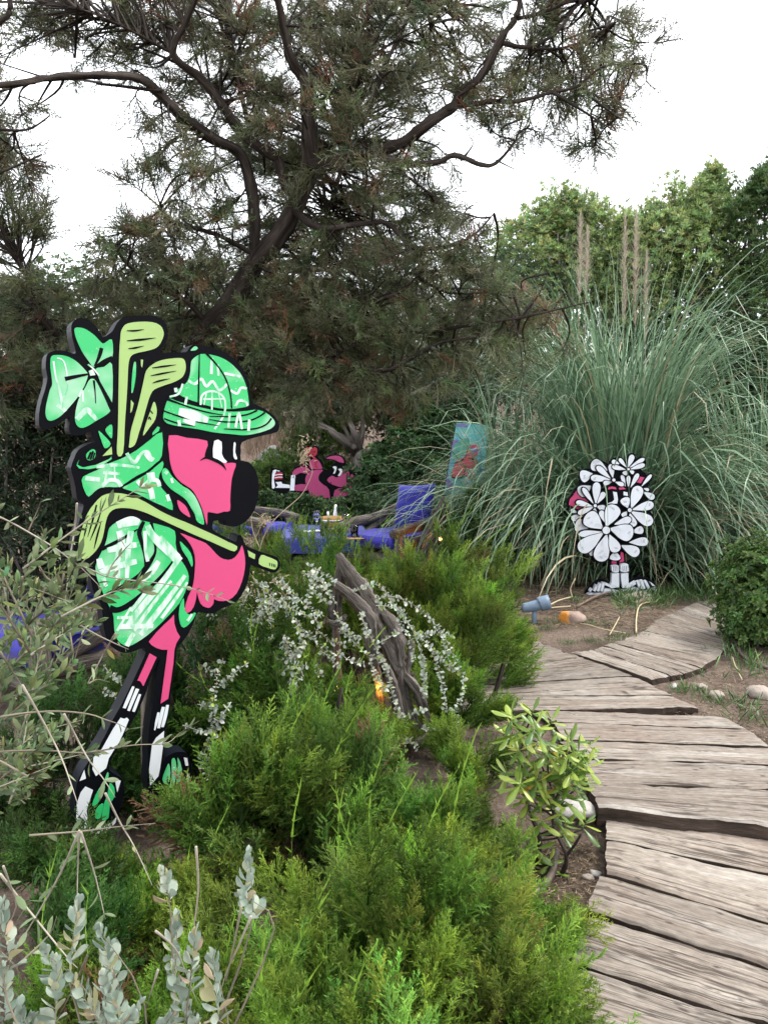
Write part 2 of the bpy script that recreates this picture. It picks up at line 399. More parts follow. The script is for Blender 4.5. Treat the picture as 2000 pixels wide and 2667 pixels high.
def scatter(templates, pos, M3, pick, cols):
    """templates: list of (V, F(tri), tip); cols: (n,2,3) colour at inner and at tip end. returns V, F, col"""
    Vs, Fs, Cs, o = [], [], [], 0
    for k, (tv, tf, tt) in enumerate(templates):
        s = np.where(pick == k)[0]
        if not len(s): continue
        V = np.einsum('nij,vj->nvi', M3[s], tv) + pos[s][:, None, :]
        Fk = tf[None] + (np.arange(len(s)) * len(tv))[:, None, None] + o
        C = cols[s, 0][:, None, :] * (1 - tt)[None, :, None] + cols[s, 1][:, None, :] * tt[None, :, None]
        Vs.append(V.reshape(-1, 3)); Fs.append(Fk.reshape(-1, 3)); Cs.append(C.reshape(-1, 3)); o += len(s) * len(tv)
    return np.vstack(Vs), np.vstack(Fs), np.vstack(Cs)
def leaf_tmpl(L=1.0, W=0.35, fold=0.12, curl=0.15, nseg=4, power=1.0):
    """a folded, curled leaf along +Z, face towards +Y; triangles"""
    t = np.linspace(0, 1, nseg + 1); w = W * 0.5 * np.sin(np.pi * np.clip(t, 0, 1) ** power) ** 0.8; w[0] = W * 0.05; w[-1] = 0.0
    V, F = [], []
    for i in range(nseg + 1):
        y = curl * t[i] ** 2 * L; z = L * t[i]
        V += [(-w[i], y + fold * w[i] * 2, z), (0, y, z), (w[i], y + fold * w[i] * 2, z)]
    for i in range(nseg):
        a = 3 * i
        F += [(a, a + 1, a + 4), (a, a + 4, a + 3), (a + 1, a + 2, a + 5), (a + 1, a + 5, a + 4)]
    return np.array(V), np.array(F), np.repeat(t, 3)
def merge_tmpl(items):
    V, F, T, o = [], [], [], 0
    for v, f, t in items: V.append(v); F.append(f + o); T.append(t); o += len(v)
    return np.vstack(V), np.vstack(F), np.concatenate(T)
def xf(t, M, p):
    return t[0] @ np.asarray(M).T + np.asarray(p), t[1], t[2]
def sstep(a, b, x):
    t = np.clip((x - a) / (b - a), 0, 1); return t * t * (3 - 2 * t)
def vnoise(x, y, s=1.0, seed=0):
    """cheap smooth noise from summed sines"""
    r = np.random.default_rng(seed); out = 0
    for k in range(6):
        a = r.uniform(0, 6.28); f = s * (1.0 + 0.8 * k); p = r.uniform(0, 6.28)
        out = out + np.sin((x * math.cos(a) + y * math.sin(a)) * f + p) / (1 + 0.6 * k)
    return out / 3.0
def H(x, y):
    """ground height"""
    x = np.asarray(x, float); y = np.asarray(y, float)
    h = -0.085 + 0.085 * sstep(2.95, 3.35, y) + 0.045 * sstep(3.4, 4.6, y) + 0.055 * sstep(4.2, 5.4, y)
    h = h + 0.012 * vnoise(x, y, 5.0, 3) + 0.02 * vnoise(x, y, 1.3, 4) * sstep(3.5, 6, y)
    h = h + 4.5 * sstep(14.5, 30, y) + 3.0 * sstep(30, 120, y)
    return h
# ================================================================ ground
QUADS = []
def build_ground():
    xs = np.unique(np.concatenate([np.linspace(-300, -12, 14), np.linspace(-12, -3, 20), np.linspace(-3, 4, 141), np.linspace(4, 14, 20), np.linspace(14, 300, 14)]))
    ys = np.unique(np.concatenate([np.linspace(-60, -1, 8), np.linspace(-1, 1.5, 10), np.linspace(1.5, 9, 150), np.linspace(9, 34, 50), np.linspace(34, 400, 14)]))
    X, Y = np.meshgrid(xs, ys); Z = H(X, Y)
    fine = 0.006 * vnoise(X, Y, 31, 8) + 0.005 * vnoise(X, Y, 63, 9)
    Z = Z + np.where((X > -4) & (X < 5) & (Y > 1.5) & (Y < 9), fine, 0)
    pit = np.zeros_like(Z, bool)                            # the bed dug out under the sleepers
    for q in QUADS:
        c = q.mean(0); qq = c + (q - c) * np.array([1.0, 1.0]); e = (q[1] - q[0]) / np.linalg.norm(q[1] - q[0]); a = (q[3] - q[0]) / np.linalg.norm(q[3] - q[0])
        qq = np.array([q[0] + e * .07 - a * .04, q[1] - e * .07 - a * .04, q[2] - e * .07 + a * .04, q[3] + e * .07 + a * .04]); ins = np.ones_like(Z, bool); sg = np.sign(np.cross(qq[1] - qq[0], qq[2] - qq[1]))
        for i in range(4):
            p_, d_ = qq[i], qq[(i + 1) % 4] - qq[i]; ins &= sg * (d_[0] * (Y - p_[1]) - d_[1] * (X - p_[0])) > 0
        pit |= ins
    Z = Z - 0.10 * pit
    nx, ny = len(xs), len(ys)
    i = np.arange(ny - 1)[:, None] * nx; j = np.arange(nx - 1)[None]
    F = np.stack([i + j, i + j + 1, i + nx + j + 1, i + nx + j], -1).reshape(-1, 4)
    me = mesh_np('ground', np.stack([X, Y, Z], -1).reshape(-1, 3), F, M_soil, smooth=True)
    tag(obj('ground', me), kind='structure', label='bare brown garden soil under the planting and beside the sleepers')

# ================================================================ sleeper path
def sleeper(parent, quad, z, thick=0.14, seed=0, tilt=0.0):
    """quad: far-left, far-right, near-right, near-left ground points (top face)"""
    r = np.random.default_rng(seed); QUADS.append(np.array([np.asarray(q[:2], float) for q in quad]))
    fl, fr, nr, nl = [np.asarray(q[:2], float) for q in quad]
    Ln = np.linalg.norm(fr - fl); nu, nv = max(12, int(Ln / 0.035)), 9
    u = np.linspace(0, 1, nu + 1); v = np.linspace(0, 1, nv + 1)
    v = 0.5 - 0.5 * np.cos(np.pi * v)                    # finer towards the long edges
    U, Vv = np.meshgrid(u, v, indexing='ij')
    p = (fl[None, None] * (1 - U[..., None]) + fr[None, None] * U[..., None]) * (1 - Vv[..., None]) + (nl[None, None] * (1 - U[..., None]) + nr[None, None] * U[..., None]) * Vv[..., None]
    Wd = np.linalg.norm(nl - fl)
    p = p + ((nl - fl) / (Wd + 1e-9))[None, None] * ((Vv - 0.5) * 0.015)[..., None]
    across = (nl - fl) / (Wd + 1e-9); along = (fr - fl) / (Ln + 1e-9)
    def wob(f, n=7):
        o = np.zeros(nu + 1)
        for k in range(n): o += r.normal() / (1 + 0.5 * k) * np.sin(u * Ln * f * (1 + 0.9 * k) + r.uniform(0, 6.28))
        return o
    e0, e1 = 0.004 + 0.0036 * wob(4) + 0.0016 * wob(19), 0.004 + 0.0036 * wob(4) + 0.0016 * wob(19)
    chips = np.zeros(nu + 1)
    for _ in range(int(Ln * 2.2)):
        c, wd = r.uniform(0, Ln), r.uniform(0.02, 0.07); chips += r.uniform(0.003, 0.016) * np.exp(-((u * Ln - c) / wd) ** 2)
    chips2 = np.roll(chips, r.integers(3, nu - 2))
    edge = (e0 + chips)[:, None] * np.clip(1 - Vv * 3, 0, 1) - (e1 + chips2)[:, None] * np.clip(Vv * 3 - 2, 0, 1)
    p = p + across[None, None] * edge[..., None]
    endw = 0.0025 * r.normal(size=nv + 1)
    p = p + along[None, None] * ((endw[None] * (1 - U) ** 8) - (np.roll(endw, 3)[None] * U ** 8))[..., None]
    round_ = -0.007 * (np.abs(Vv - 0.5) * 2) ** 22 - 0.006 * (np.abs(U - 0.5) * 2) ** 60
    zz = z + round_ + 0.0012 * wob(3)[:, None] + tilt * (Vv - 0.5) + 0.0018 * r.normal(size=(1, nv + 1)) + 0.0008 * r.normal(size=U.shape)
    for _ in range(int(Ln * 5)):                          # hollows worn into the top
        cu, cv, ru, rv, dp = r.uniform(0, Ln), r.uniform(0.05, 0.95), r.uniform(0.015, 0.06), r.uniform(0.03, 0.10), r.uniform(0.001, 0.005)
        zz = zz - dp * np.exp(-((U * Ln - cu) / ru) ** 2 - ((Vv - cv) / rv) ** 2)
    top = np.concatenate([p, zz[..., None]], -1).reshape(-1, 3)
    n2 = nv + 1
    idx = np.arange((nu + 1) * n2).reshape(nu + 1, n2)
    F = np.stack([idx[:-1, :-1], idx[:-1, 1:], idx[1:, 1:], idx[1:, :-1]], -1).reshape(-1, 4)
    ring = np.concatenate([idx[:, 0], idx[-1, 1:], idx[::-1, -1][1:], idx[0, ::-1][1:-1]])
    rim = top[ring].copy(); mid = top[ring].copy(); cen = top.mean(0); mid[:, 2] -= thick * 0.45; mid[:, :2] += 0.004 * r.normal(size=(len(ring), 2))
    low = top[ring].copy(); low[:, 2] = z - thick; low[:, :2] += (cen[:2] - low[:, :2]) * 0.01
    o0 = len(top); o1 = o0 + len(ring); o2 = o1 + len(ring); m = len(ring); a = np.arange(m); b = (a + 1) % m
    F = np.vstack([F, np.stack([o0 + a, o0 + b, o1 + b, o1 + a], -1), np.stack([o1 + a, o1 + b, o2 + b, o2 + a], -1)])
    V = np.vstack([top, rim, mid, low])
    s0 = (U * Ln + r.uniform(0, 30)).reshape(-1); s1 = (Vv * Wd).reshape(-1)
    uv = np.stack([s0, s1], -1)
    uv = np.vstack([uv, uv[ring], uv[ring] + [0, thick * 0.45], uv[ring] + [0, thick]])
    base = V[0].copy(); V = V - base
    me = mesh_np('sleeper', V, F, M_sleeper, uv=uv, smooth=False); me.materials.append(M_creosote)
    me.polygons.foreach_set('material_index', np.concatenate([np.zeros(nu * nv, np.int32), np.ones(2 * m, np.int32)]))
    me.polygons.foreach_set('use_smooth', np.concatenate([np.ones(nu * nv, bool), np.zeros(2 * m, bool)]))
    o = obj('sleeper', me, parent, loc=base)
    return o

path = bpy.data.objects.new('path', None); link(path); tag(path, 'path of weathered railway sleepers winding up through the garden', kind='structure')
ZL, ZU, ZB = 0.0, 0.060, 0.114
# lower run: (left-far, left-near, right-far@x=2000, right-near@x=2000)
low = [((1578, 2112), (1580, 2180), 2187, 2272), ((1580, 2187), (1580, 2267), 2281, 2397), ((1562, 2275), (1529, 2362), 2405, 2517),
       ((1536, 2383), (1488, 2497), 2528, 2660), ((1481, 2514), (1420, 2630), 2672, 2800), ((1402, 2652), (1335, 2790), 2830, 3000), ((1320, 2810), (1230, 2990), 3020, 3260)]
def ext(a, b, L):
    d = (b - a)[:2]; d = d / np.linalg.norm(d); return np.array([a[0] + d[0] * L, a[1] + d[1] * L, a[2]])
for k, (lf, ln, rf, rn) in enumerate(low):
    a, d = G(*lf, ZL), G(*ln, ZL); b, c = G(2000, rf, ZL), G(2000, rn, ZL)
    sleeper(path, (a, ext(a, b, 2.35), ext(d, c, 2.35), d), ZL, 0.15, 100 + k, tilt=0.004 * (-1) ** k)
up = [((1529, 2038), (1561, 2098), (2000, 2058), (2000, 2150), 2.3), ((1519, 1978), (1529, 2031), (2000, 1994), (2000, 2050), 2.3), ((1455, 1928), (1512, 1973), (2000, 1946), (2000, 1988), 2.3),
      ((1443, 1882), (1470, 1922), (1952, 1902), (2000, 1940), 0), ((1401, 1849), (1441, 1878), (1880, 1864), (1946, 1898), 0), ((1330, 1815), (1395, 1846), (1750, 1812), (1816, 1838), 0),
      ((1332, 1805), (1330, 1812), (1704, 1788), (1750, 1808), 0), ((1340, 1780), (1332, 1802), (1650, 1761), (1708, 1786), 0), ((1349, 1754), (1340, 1777), (1590, 1731), (1648, 1758), 0),
      ((1352, 1732), (1349, 1752), (1519, 1714), (1592, 1731), 0), ((1356, 1706), (1352, 1729), (1476, 1697), (1520, 1712), 0), ((1372, 1668), (1357, 1703), (1400, 1669), (1474, 1695), 0)]
for k, (lf, ln, rf, rn, L) in enumerate(up):
    zk = ZU + 0.0045 * k; a, d, b, c = G(*lf, zk), G(*ln, zk), G(*rf, zk), G(*rn, zk)
    if L: b, c = ext(a, b, L), ext(d, c, L)
    if k >= 5: a, d = ext(b, a, np.linalg.norm((b - a)[:2]) + 0.5), ext(c, d, np.linalg.norm((c - d)[:2]) + 0.5)
    sleeper(path, (a, b, c, d), zk, 0.17, 200 + k, tilt=0.003 * (-1) ** k)
lines = [((1486, 1698), (1697, 1768)), ((1545, 1690), (1748, 1758)), ((1572, 1681), (1782, 1752)), ((1595, 1673), (1826, 1737)), ((1624, 1665), (1866, 1714)), ((1680, 1641), (1884, 1691)),
         ((1708, 1612), (1915, 1672)), ((1763, 1590), (1945, 1650)), ((1811, 1567), (1975, 1626)), ((1877, 1553), (2010, 1602))]
for k in range(len(lines) - 1):
    (nl, nr), (fl, fr) = lines[k], lines[k + 1]
    a, b, c, d = G(*fl, ZB), G(*fr, ZB), G(*nr, ZB), G(*nl, ZB)
    g = 0.009; ac = (d - a) / np.linalg.norm(d - a)
    sleeper(path, (a + ac * g, b + ac * g, c - ac * g, d - ac * g), ZB, 0.12, 300 + k, tilt=0.003 * (-1) ** k)

build_ground()

# ================================================================ painted boards
class Board:
    def __init__(self, root, p0, yaw):
        self.root, self.p0, self.T, self.N = root, np.asarray(p0, float), np.array([math.cos(yaw), math.sin(yaw), 0]), np.array([math.sin(yaw), -math.cos(yaw), 0])
        root.location = tuple(p0); root.rotation_euler = (0, 0, yaw)
    def loc(self, pts):
        out = []
        for px, py in pts:
            d = ray(px, py); o = np.array([0, 0, CAM_H]); t = np.dot(self.p0 - o, self.N) / np.dot(d, self.N); q = o + d * t - self.p0
            out.append((np.dot(q, self.T), q[2]))
        return np.array(out)
    def slab(self, name, pts, mat, front, back, smooth=3, edge_mat=None, bevel=0.0, parent=None):
        q = self.loc(pts)
        if smooth > 1: q = crom(q, smooth, True)
        keep = [0]
        for i in range(1, len(q)):
            if np.linalg.norm(q[i] - q[keep[-1]]) > 1e-4: keep.append(i)
        q = q[keep]; n = len(q)
        area = 0.5 * np.sum(q[:, 0] * np.roll(q[:, 1], -1) - np.roll(q[:, 0], -1) * q[:, 1])
        if area < 0: q = q[::-1]
        V = [(x, -front, z) for x, z in q] + [(x, back, z) for x, z in q]
        me = bpy.data.meshes.new(name)
        faces = [list(range(n)), list(range(2 * n - 1, n - 1, -1))] + [[(i + 1) % n, i, n + i, n + (i + 1) % n] for i in range(n)]
        me.from_pydata(V, [], faces); me.materials.append(mat)
        if edge_mat:
            me.materials.append(edge_mat)
            for p in me.polygons[1:]: p.material_index = 1
        me.update()
        return obj(name, me, parent or self.root)
    def stroke(self, name, lines, mat, front, back=0.0, parent=None):
        """lines: [(pts, width_px or (w0,w1..))] -> one raised ribbon object for each line"""
        for li, (pts, w) in enumerate(lines):
            V, F = [], []
            q = self.loc(pts); c = self.loc([pts[0], (pts[0][0] + 10, pts[0][1])]); s = np.linalg.norm(c[1] - c[0]) / 10
            w = np.asarray(w, float) * np.ones(len(q)) * s * 0.5
            q = np.column_stack([q, w])
            q = crom(q, 5) if len(q) > 2 else crom(q, 3)
            t = np.gradient(q[:, :2], axis=0); t /= np.linalg.norm(t, axis=1)[:, None] + 1e-9
            nn = np.column_stack([-t[:, 1], t[:, 0]]); wd = np.maximum(q[:, 2:3], 0.0003)
            A, B = q[:, :2] + nn * wd, q[:, :2] - nn * wd; n = len(q); f_ = front + li * 0.00004
            V += [(x, -f_, z) for x, z in A] + [(x, -f_, z) for x, z in B] + [(x, back, z) for x, z in A] + [(x, back, z) for x, z in B]
            for i in range(n - 1):
                F += [[i, n + i, n + i + 1, i + 1], [i, i + 1, 2 * n + i + 1, 2 * n + i], [n + i + 1, n + i, 3 * n + i, 3 * n + i + 1]]
            F += [[0, 2 * n, 3 * n, n], [n - 1, 2 * n - 1, 4 * n - 1, 3 * n - 1]]
            me = bpy.data.meshes.new(name); me.from_pydata(V, [], F); me.materials.append(mat); me.update()
            obj(name, me, parent or self.root)

def conv(x0, y0, s):
    return lambda *c: [(x0 + c[i] / s, y0 + c[i + 1] / s) for i in range(0, len(c), 2)]
zA = conv(60, 780, 2.37); zB = conv(160, 1180, 2.765); zC = conv(150, 1600, 3.318); zD = conv(0, 1300, 2.765)

# ---------------------------------------------------------------- golfer board
gw = thing('painted_cutout', 'tall black-edged cutout of a pink dog in green cap carrying golf clubs', 'painted cutout')
p0 = P(400, 2185, 2.95); p0[2] = -0.02
GB = Board(gw, p0, R(33))
TH = 0.085
head = zA(298,160, 320,125, 360,113, 410,130, 450,165, 480,210, 492,232, 530,212, 555,190, 570,160, 600,120, 640,103, 720,98, 800,98, 850,112, 880,145, 893,190, 890,240, 870,285, 850,312, 845,330,
          900,328, 985,325, 1012,318, 1027,295, 1050,278, 1075,284, 1150,293, 1230,315, 1300,360, 1360,430, 1395,520, 1405,600, 1425,640, 1480,668, 1540,710, 1575,750, 1582,790, 1566,818, 1500,835, 1420,855, 1350,882, 1345,930, 1345,992)
mid_r = zB(1345,62, 1390,110, 1415,180, 1422,270, 1410,350, 1380,430, 1330,490, 1270,525, 1235,531, 1200,525, 1186,512, 1180,485, 1165,475, 1130,485, 1095,490, 1089,520, 1090,552, 1150,590, 1220,625, 1258,638,
           1268,600, 1290,590, 1308,620, 1330,668, 1380,690, 1460,720, 1530,740, 1568,768, 1573,810, 1560,845, 1530,862, 1480,850, 1420,825, 1362,806, 1355,870, 1335,950, 1300,1020, 1250,1080, 1180,1110, 1140,1125, 1110,1150, 1070,1158, 1030,1150, 990,1142, 975,1160)
legs = zC(1195,20, 1160,110, 1110,200, 1060,260, 1030,305, 1025,380, 1010,480, 985,640, 970,770, 955,900, 932,1010, 920,1100, 908,1225, 908,1275, 940,1235, 990,1205, 1050,1190, 1110,1200, 1145,1250, 1160,1340, 1165,1440, 1150,1530, 1110,1600, 1060,1645, 990,1680, 900,1690,
          830,1650, 790,1560, 775,1440, 785,1300, 780,1180, 785,1060, 795,960, 810,860, 830,720, 850,560, 866,450, 882,392, 872,392, 855,440, 800,560, 770,660, 730,760, 690,850, 650,920, 600,1010, 560,1090, 520,1160, 470,1250, 445,1330, 475,1372, 540,1408, 570,1450, 575,1550,
          550,1650, 520,1760, 480,1830, 420,1890, 330,1935, 250,1950, 215,1900, 195,1835, 165,1800, 148,1740, 152,1640, 160,1500, 185,1415, 225,1340, 285,1250, 330,1180, 370,1120, 420,1030, 470,925, 530,820, 585,715, 645,590, 715,440, 762,330, 740,290, 690,310, 620,332, 560,332, 500,305, 440,250, 410,170, 395,90, 388,0)
left = zB(280,1080, 235,1010, 215,930, 205,850, 195,800, 150,770, 100,745, 85,690, 95,620, 120,520, 150,420, 160,372, 135,350, 112,330, 100,240, 80,160, 68,105) + zA(318,975, 340,930, 400,893, 452,876, 425,850, 415,812, 370,836, 325,838, 292,826, 284,790, 290,730, 262,735, 220,770, 170,797, 122,802, 100,775, 100,700, 115,620, 140,540, 150,480, 140,420, 145,350, 165,325, 210,312, 270,318, 322,335, 318,290, 303,230)
body = GB.slab('board', head + mid_r + legs + left, M_black, 0.0, TH, 2, M_edge)
E1 = 0.0022
def gp(name, pts, mat, smooth=3, e=E1): return GB.slab(name, pts, mat, e, 0.0006, smooth)
# trefoil
gp('trefoil_leaf', zA(318,178, 350,172, 390,185, 440,220, 480,262, 500,270, 548,246, 550,358, 500,372, 455,405, 432,415, 405,380, 370,330, 340,270, 322,220), M_green)
gp('trefoil_leaf', zA(448,427, 500,415, 549,400, 549,638, 522,600, 490,540, 462,470), M_green)
gp('trefoil_leaf', zA(405,502, 425,488, 450,503, 490,580, 530,670, 535,692, 500,720, 440,755, 400,780, 360,792, 332,775, 320,730, 330,660, 350,600, 380,550), M_green)
gp('trefoil_leaf', zA(175,350, 220,342, 270,350, 320,375, 360,410, 395,450, 400,470, 375,540, 330,610, 280,670, 230,720, 180,747, 150,740, 138,700, 145,640, 165,560, 180,520, 172,450, 168,400), M_green)
gp('trefoil_stem', zA(465,810, 500,840, 540,890, 505,918, 480,860), M_green); gp('trefoil_stem', zA(508,802, 548,772, 549,852, 530,842), M_green)
gp('trefoil_heart', zA(405,440, 430,430, 447,465, 415,470), M_spray, 1)
GB.stroke('ink_line', [(zA(258,490, 330,474, 402,460), (12, 9, 5)), (zA(440,412, 468,355, 484,298), (4, 9, 10)), (zA(445,412, 500,378, 552,364), (4, 8, 15)), (zA(436,498, 444,570, 448,640), (6, 3, 2)),
                       (zA(452,478, 500,570, 548,665), (5, 9, 13))], M_black, E1 + 0.001)
# golf clubs in the bag
c1 = gp('golf_club', zA(600,240, 605,195, 630,155, 680,140, 760,136, 820,145, 855,170, 868,210, 855,255, 825,295, 770,315, 700,330, 665,350, 650,400, 645,500, 638,620, 628,760, 617,945, 580,953, 585,800, 588,640, 590,500, 592,380, 595,300), M_lime)
c2 = gp('golf_club', zA(800,400, 850,375, 920,363, 980,362, 1000,385, 1003,430, 985,475, 940,505, 870,530, 810,555, 785,590, 765,650, 740,740, 715,820, 690,895, 655,914, 656,885, 665,810, 690,720, 715,630, 740,520, 760,440), M_lime)
gp('golf_club', zA(808,630, 825,680, 815,740, 780,790, 740,840, 760,760, 785,690), M_lime)
gp('golf_club', zA(726,370, 741,371, 735,420, 728,408), M_lime, 1); gp('golf_club', zA(666,620, 683,640, 671,690, 662,700), M_lime, 1)
gp('trefoil_stem', zA(683,395, 696,390, 695,470, 680,560, 668,570, 672,480), M_green)
gp('trefoil_stem', zA(830,783, 843,790, 838,810, 800,838, 797,825), M_green, 1)
GB.stroke('club_groove', [(zA(640,192, 690,192, 745,184), (2, 5, 1)), (zA(640,254, 720,248, 818,236), (2, 6, 1)), (zA(650,303, 690,298, 745,286), (2, 5, 1))], M_black, E1 + 0.001, parent=c1)
GB.stroke('club_groove', [(zA(795,422, 870,412, 942,402), (2, 5, 1)), (zA(785,471, 850,458, 945,440), (1, 5, 1)), (zA(798,515, 840,502, 905,488), (1, 5, 1))], M_black, E1 + 0.001, parent=c2)
GB.stroke('ink_line', [(zA(772,740, 780,725, 788,742), 3), (zA(785,685, 800,705), 3)], M_black, E1 + 0.001)
# cap
cap = gp('cap', zA(1035,400, 1045,370, 1085,340, 1130,336, 1200,350, 1260,378, 1310,420, 1350,470, 1378,540, 1390,610, 1390,655, 1340,668, 1280,675, 1210,670, 1140,655, 1080,635, 1020,615, 970,590, 935,565, 970,545, 1010,510, 1030,460), M_green)
gp('cap_button', zA(1040,305, 1060,288, 1078,298, 1065,312, 1035,315), M_green)
brim = gp('cap_brim', zA(900,610, 950,627, 1020,647, 1100,667, 1200,686, 1300,692, 1380,687, 1440,680, 1500,700, 1545,740, 1553,770, 1530,795, 1480,815, 1420,830, 1360,837, 1280,830, 1180,820, 1080,800, 980,785, 900,768, 870,745, 866,710, 880,650), M_green)
GB.stroke('seam', [(zA(1088,330, 1084,480, 1081,640), (2, 4, 4)), (zA(1130,332, 1200,410, 1250,490, 1280,590, 1286,672), (6, 4, 4, 4, 4))], M_black, E1 + 0.0012, parent=cap)
GB.stroke('stitch_line', [(zA(890,615, 1000,655, 1120,692, 1235,713), (7, 4, 4, 2)), (zA(862,685, 960,720, 1080,755, 1205,779), (4, 4, 4, 2)),
                       (zA(870,735, 960,765, 1060,782), (4, 4, 2)), (zA(1150,720, 1280,722, 1380,710, 1445,683), (2, 4, 4, 5)), (zA(1150,740, 1250,755, 1380,750, 1450,725, 1492,697), (2, 4, 4, 4, 5)), (zA(1240,798, 1350,803, 1440,795, 1500,770, 1532,733), (2, 4, 4, 4, 5))], M_black, E1 + 0.0012, parent=brim)
# face
gp('face', zA(900,838, 1010,853, 1136,872, 1128,930, 1120,980, 1165,986, 1215,1000, 1258,1010, 1313,1010, 1300,1060, 1287,1110, 1280,1185) + zB(1214,340, 1213,415, 1170,421, 1120,435, 1060,424, 1050,440, 1050,480, 1046,516, 1030,460, 1005,380, 965,300, 930,255, 860,210, 810,150, 785,80, 776,10), M_pink, 2)
GB.stroke('ink_line', [(zA(1092,993, 1130,976, 1180,990, 1225,1015, 1254,1054), (1, 6, 9, 8, 1))], M_black, E1 + 0.001)
gp('eye', zA(1180,872, 1225,878, 1226,950, 1243,985, 1258,1000, 1240,1010, 1200,985, 1172,972), M_white, 2); gp('eye', zA(1300,885, 1312,890, 1308,940, 1321,980, 1310,986, 1298,965), M_white, 2)
gp('ear', zB(833,338, 870,360, 900,390, 928,460, 900,450, 860,420, 842,385), M_pink, 2)
gp('cap_strap', zB(725,125, 745,108, 770,125, 790,160, 830,200, 870,235, 920,265, 960,310, 990,370, 1015,440, 1025,514, 975,490, 960,440, 930,390, 900,340, 850,300, 790,260, 745,210, 725,165), M_green)
# bag rim
gp('bag_rim', zA(345,988, 335,1020, 370,1036, 450,1020, 530,985, 546,968, 546,985, 470,1035, 400,1048, 345,1042, 330,1022), M_green, 1)
gp('bag_opening', zA(390,955, 425,925, 447,935, 440,980, 400,992), M_green); gp('golf_club', zA(546,908, 550,955, 490,966), M_lime, 1)
GB.stroke('ink_line', [(zA(400,985, 418,940), 5), (zA(415,988, 432,935), 5), (zA(430,985, 442,945), 4)], M_black, E1 + 0.001)
# shirt
gp('shirt', zB(724,-150, 722,18, 680,70, 610,128, 540,163, 480,203, 412,243, 350,243, 280,250, 240,275, 195,314, 165,270, 150,220, 155,170, 250,125, 340,75, 430,40, 540,-20, 640,-98), M_green, 2)
gp('shirt', zB(728,58, 728,110, 706,150, 700,200, 720,250, 755,290, 790,340, 800,410, 740,385, 660,350, 580,310, 500,272, 440,252, 480,227, 560,182, 640,132), M_green, 2)
gp('shirt', zB(480,465, 550,480, 640,500, 720,520, 815,560, 820,650, 835,720, 840,745, 880,800, 910,860, 915,920, 890,1000, 850,1080, 780,1160, 700,1240, 620,1310, 540,1365, 478,1392, 430,1372, 400,1340, 380,1270, 375,1180, 358,1130, 320,1060, 290,980, 255,900, 245,820, 265,760, 310,670, 330,600, 345,540, 400,495), M_green, 2)
GB.stroke('ink_line', [(zB(290,692, 430,620, 548,548), (10, 9, 3)), (zB(592,492, 560,570, 578,650, 600,740, 612,810), (9, 12, 9, 7, 12)), (zB(645,498, 662,590, 676,700, 650,765, 605,830, 560,882, 480,932, 400,980, 325,1022), (8, 8, 6, 10, 14, 12, 9, 10, 12)),
                       (zB(808,766, 740,862, 660,945, 560,1035, 470,1102, 400,1130, 345,1118), (3, 8, 9, 12, 14, 14, 18))], M_black, E1 + 0.0012)
# club over the shoulder
c3_ = gp('golf_club', zB(125,640, 132,600, 155,520, 190,430, 240,360, 290,310, 350,290, 430,290, 510,310, 600,350, 700,410, 800,460, 900,500, 1000,545, 1100,590, 1200,640, 1265,672, 1245,708, 1180,685, 1080,640, 960,590, 850,540, 730,485, 620,435, 530,405, 460,395, 390,400, 345,430, 320,490, 305,570, 285,640, 250,700, 200,750, 160,765, 130,740, 122,690), M_lime, 2)
GB.stroke('club_groove', [(zB(252,372, 225,480, 188,604), (4, 5, 1)), (zB(289,404, 250,520, 204,632), (1, 5, 1)), (zB(286,488, 258,590, 234,690), (1, 5, 1)), (zB(188,490, 172,560, 160,610), (1, 4, 1))], M_black, E1 + 0.001, parent=c3_)
gp('golf_club', zB(1340,700, 1395,730, 1390,765, 1350,745), M_lime, 1); gp('golf_club', zB(1437,735, 1480,745, 1540,770, 1555,790, 1548,825, 1530,838, 1480,825, 1420,797), M_lime, 2)
GB.stroke('ink_line', [(zB(x, 790 + i * 4, x + 2, 812 + i * 4), 2) for i, x in enumerate((1497, 1513, 1526, 1537))], M_black, E1 + 0.001)
# arm and hand
gp('cap_strap', zB(852,635, 890,670, 930,720, 945,780, 938,820, 910,760, 870,700), M_green, 2)
gp('arm', zB(855,576, 920,600, 980,625, 1040,650, 1090,700, 1140,750, 1200,770, 1250,750, 1285,700, 1300,665, 1320,750, 1320,830, 1300,920, 1260,1010, 1200,1060, 1130,1065, 1098,1052, 1095,1080, 1070,1112, 1040,1112, 1005,1090, 985,1040, 975,1000, 968,1050, 950,1110, 915,1150, 890,1140, 890,1110, 910,1040, 945,960, 960,850, 960,740, 930,660, 890,610), M_pink, 2)
gp('cap_strap', zB(880,1045, 885,1110, 900,1150, 930,1165, 955,1150, 967,1155, 950,1190, 920,1230, 880,1258, 855,1230, 845,1160, 855,1090), M_green, 2)
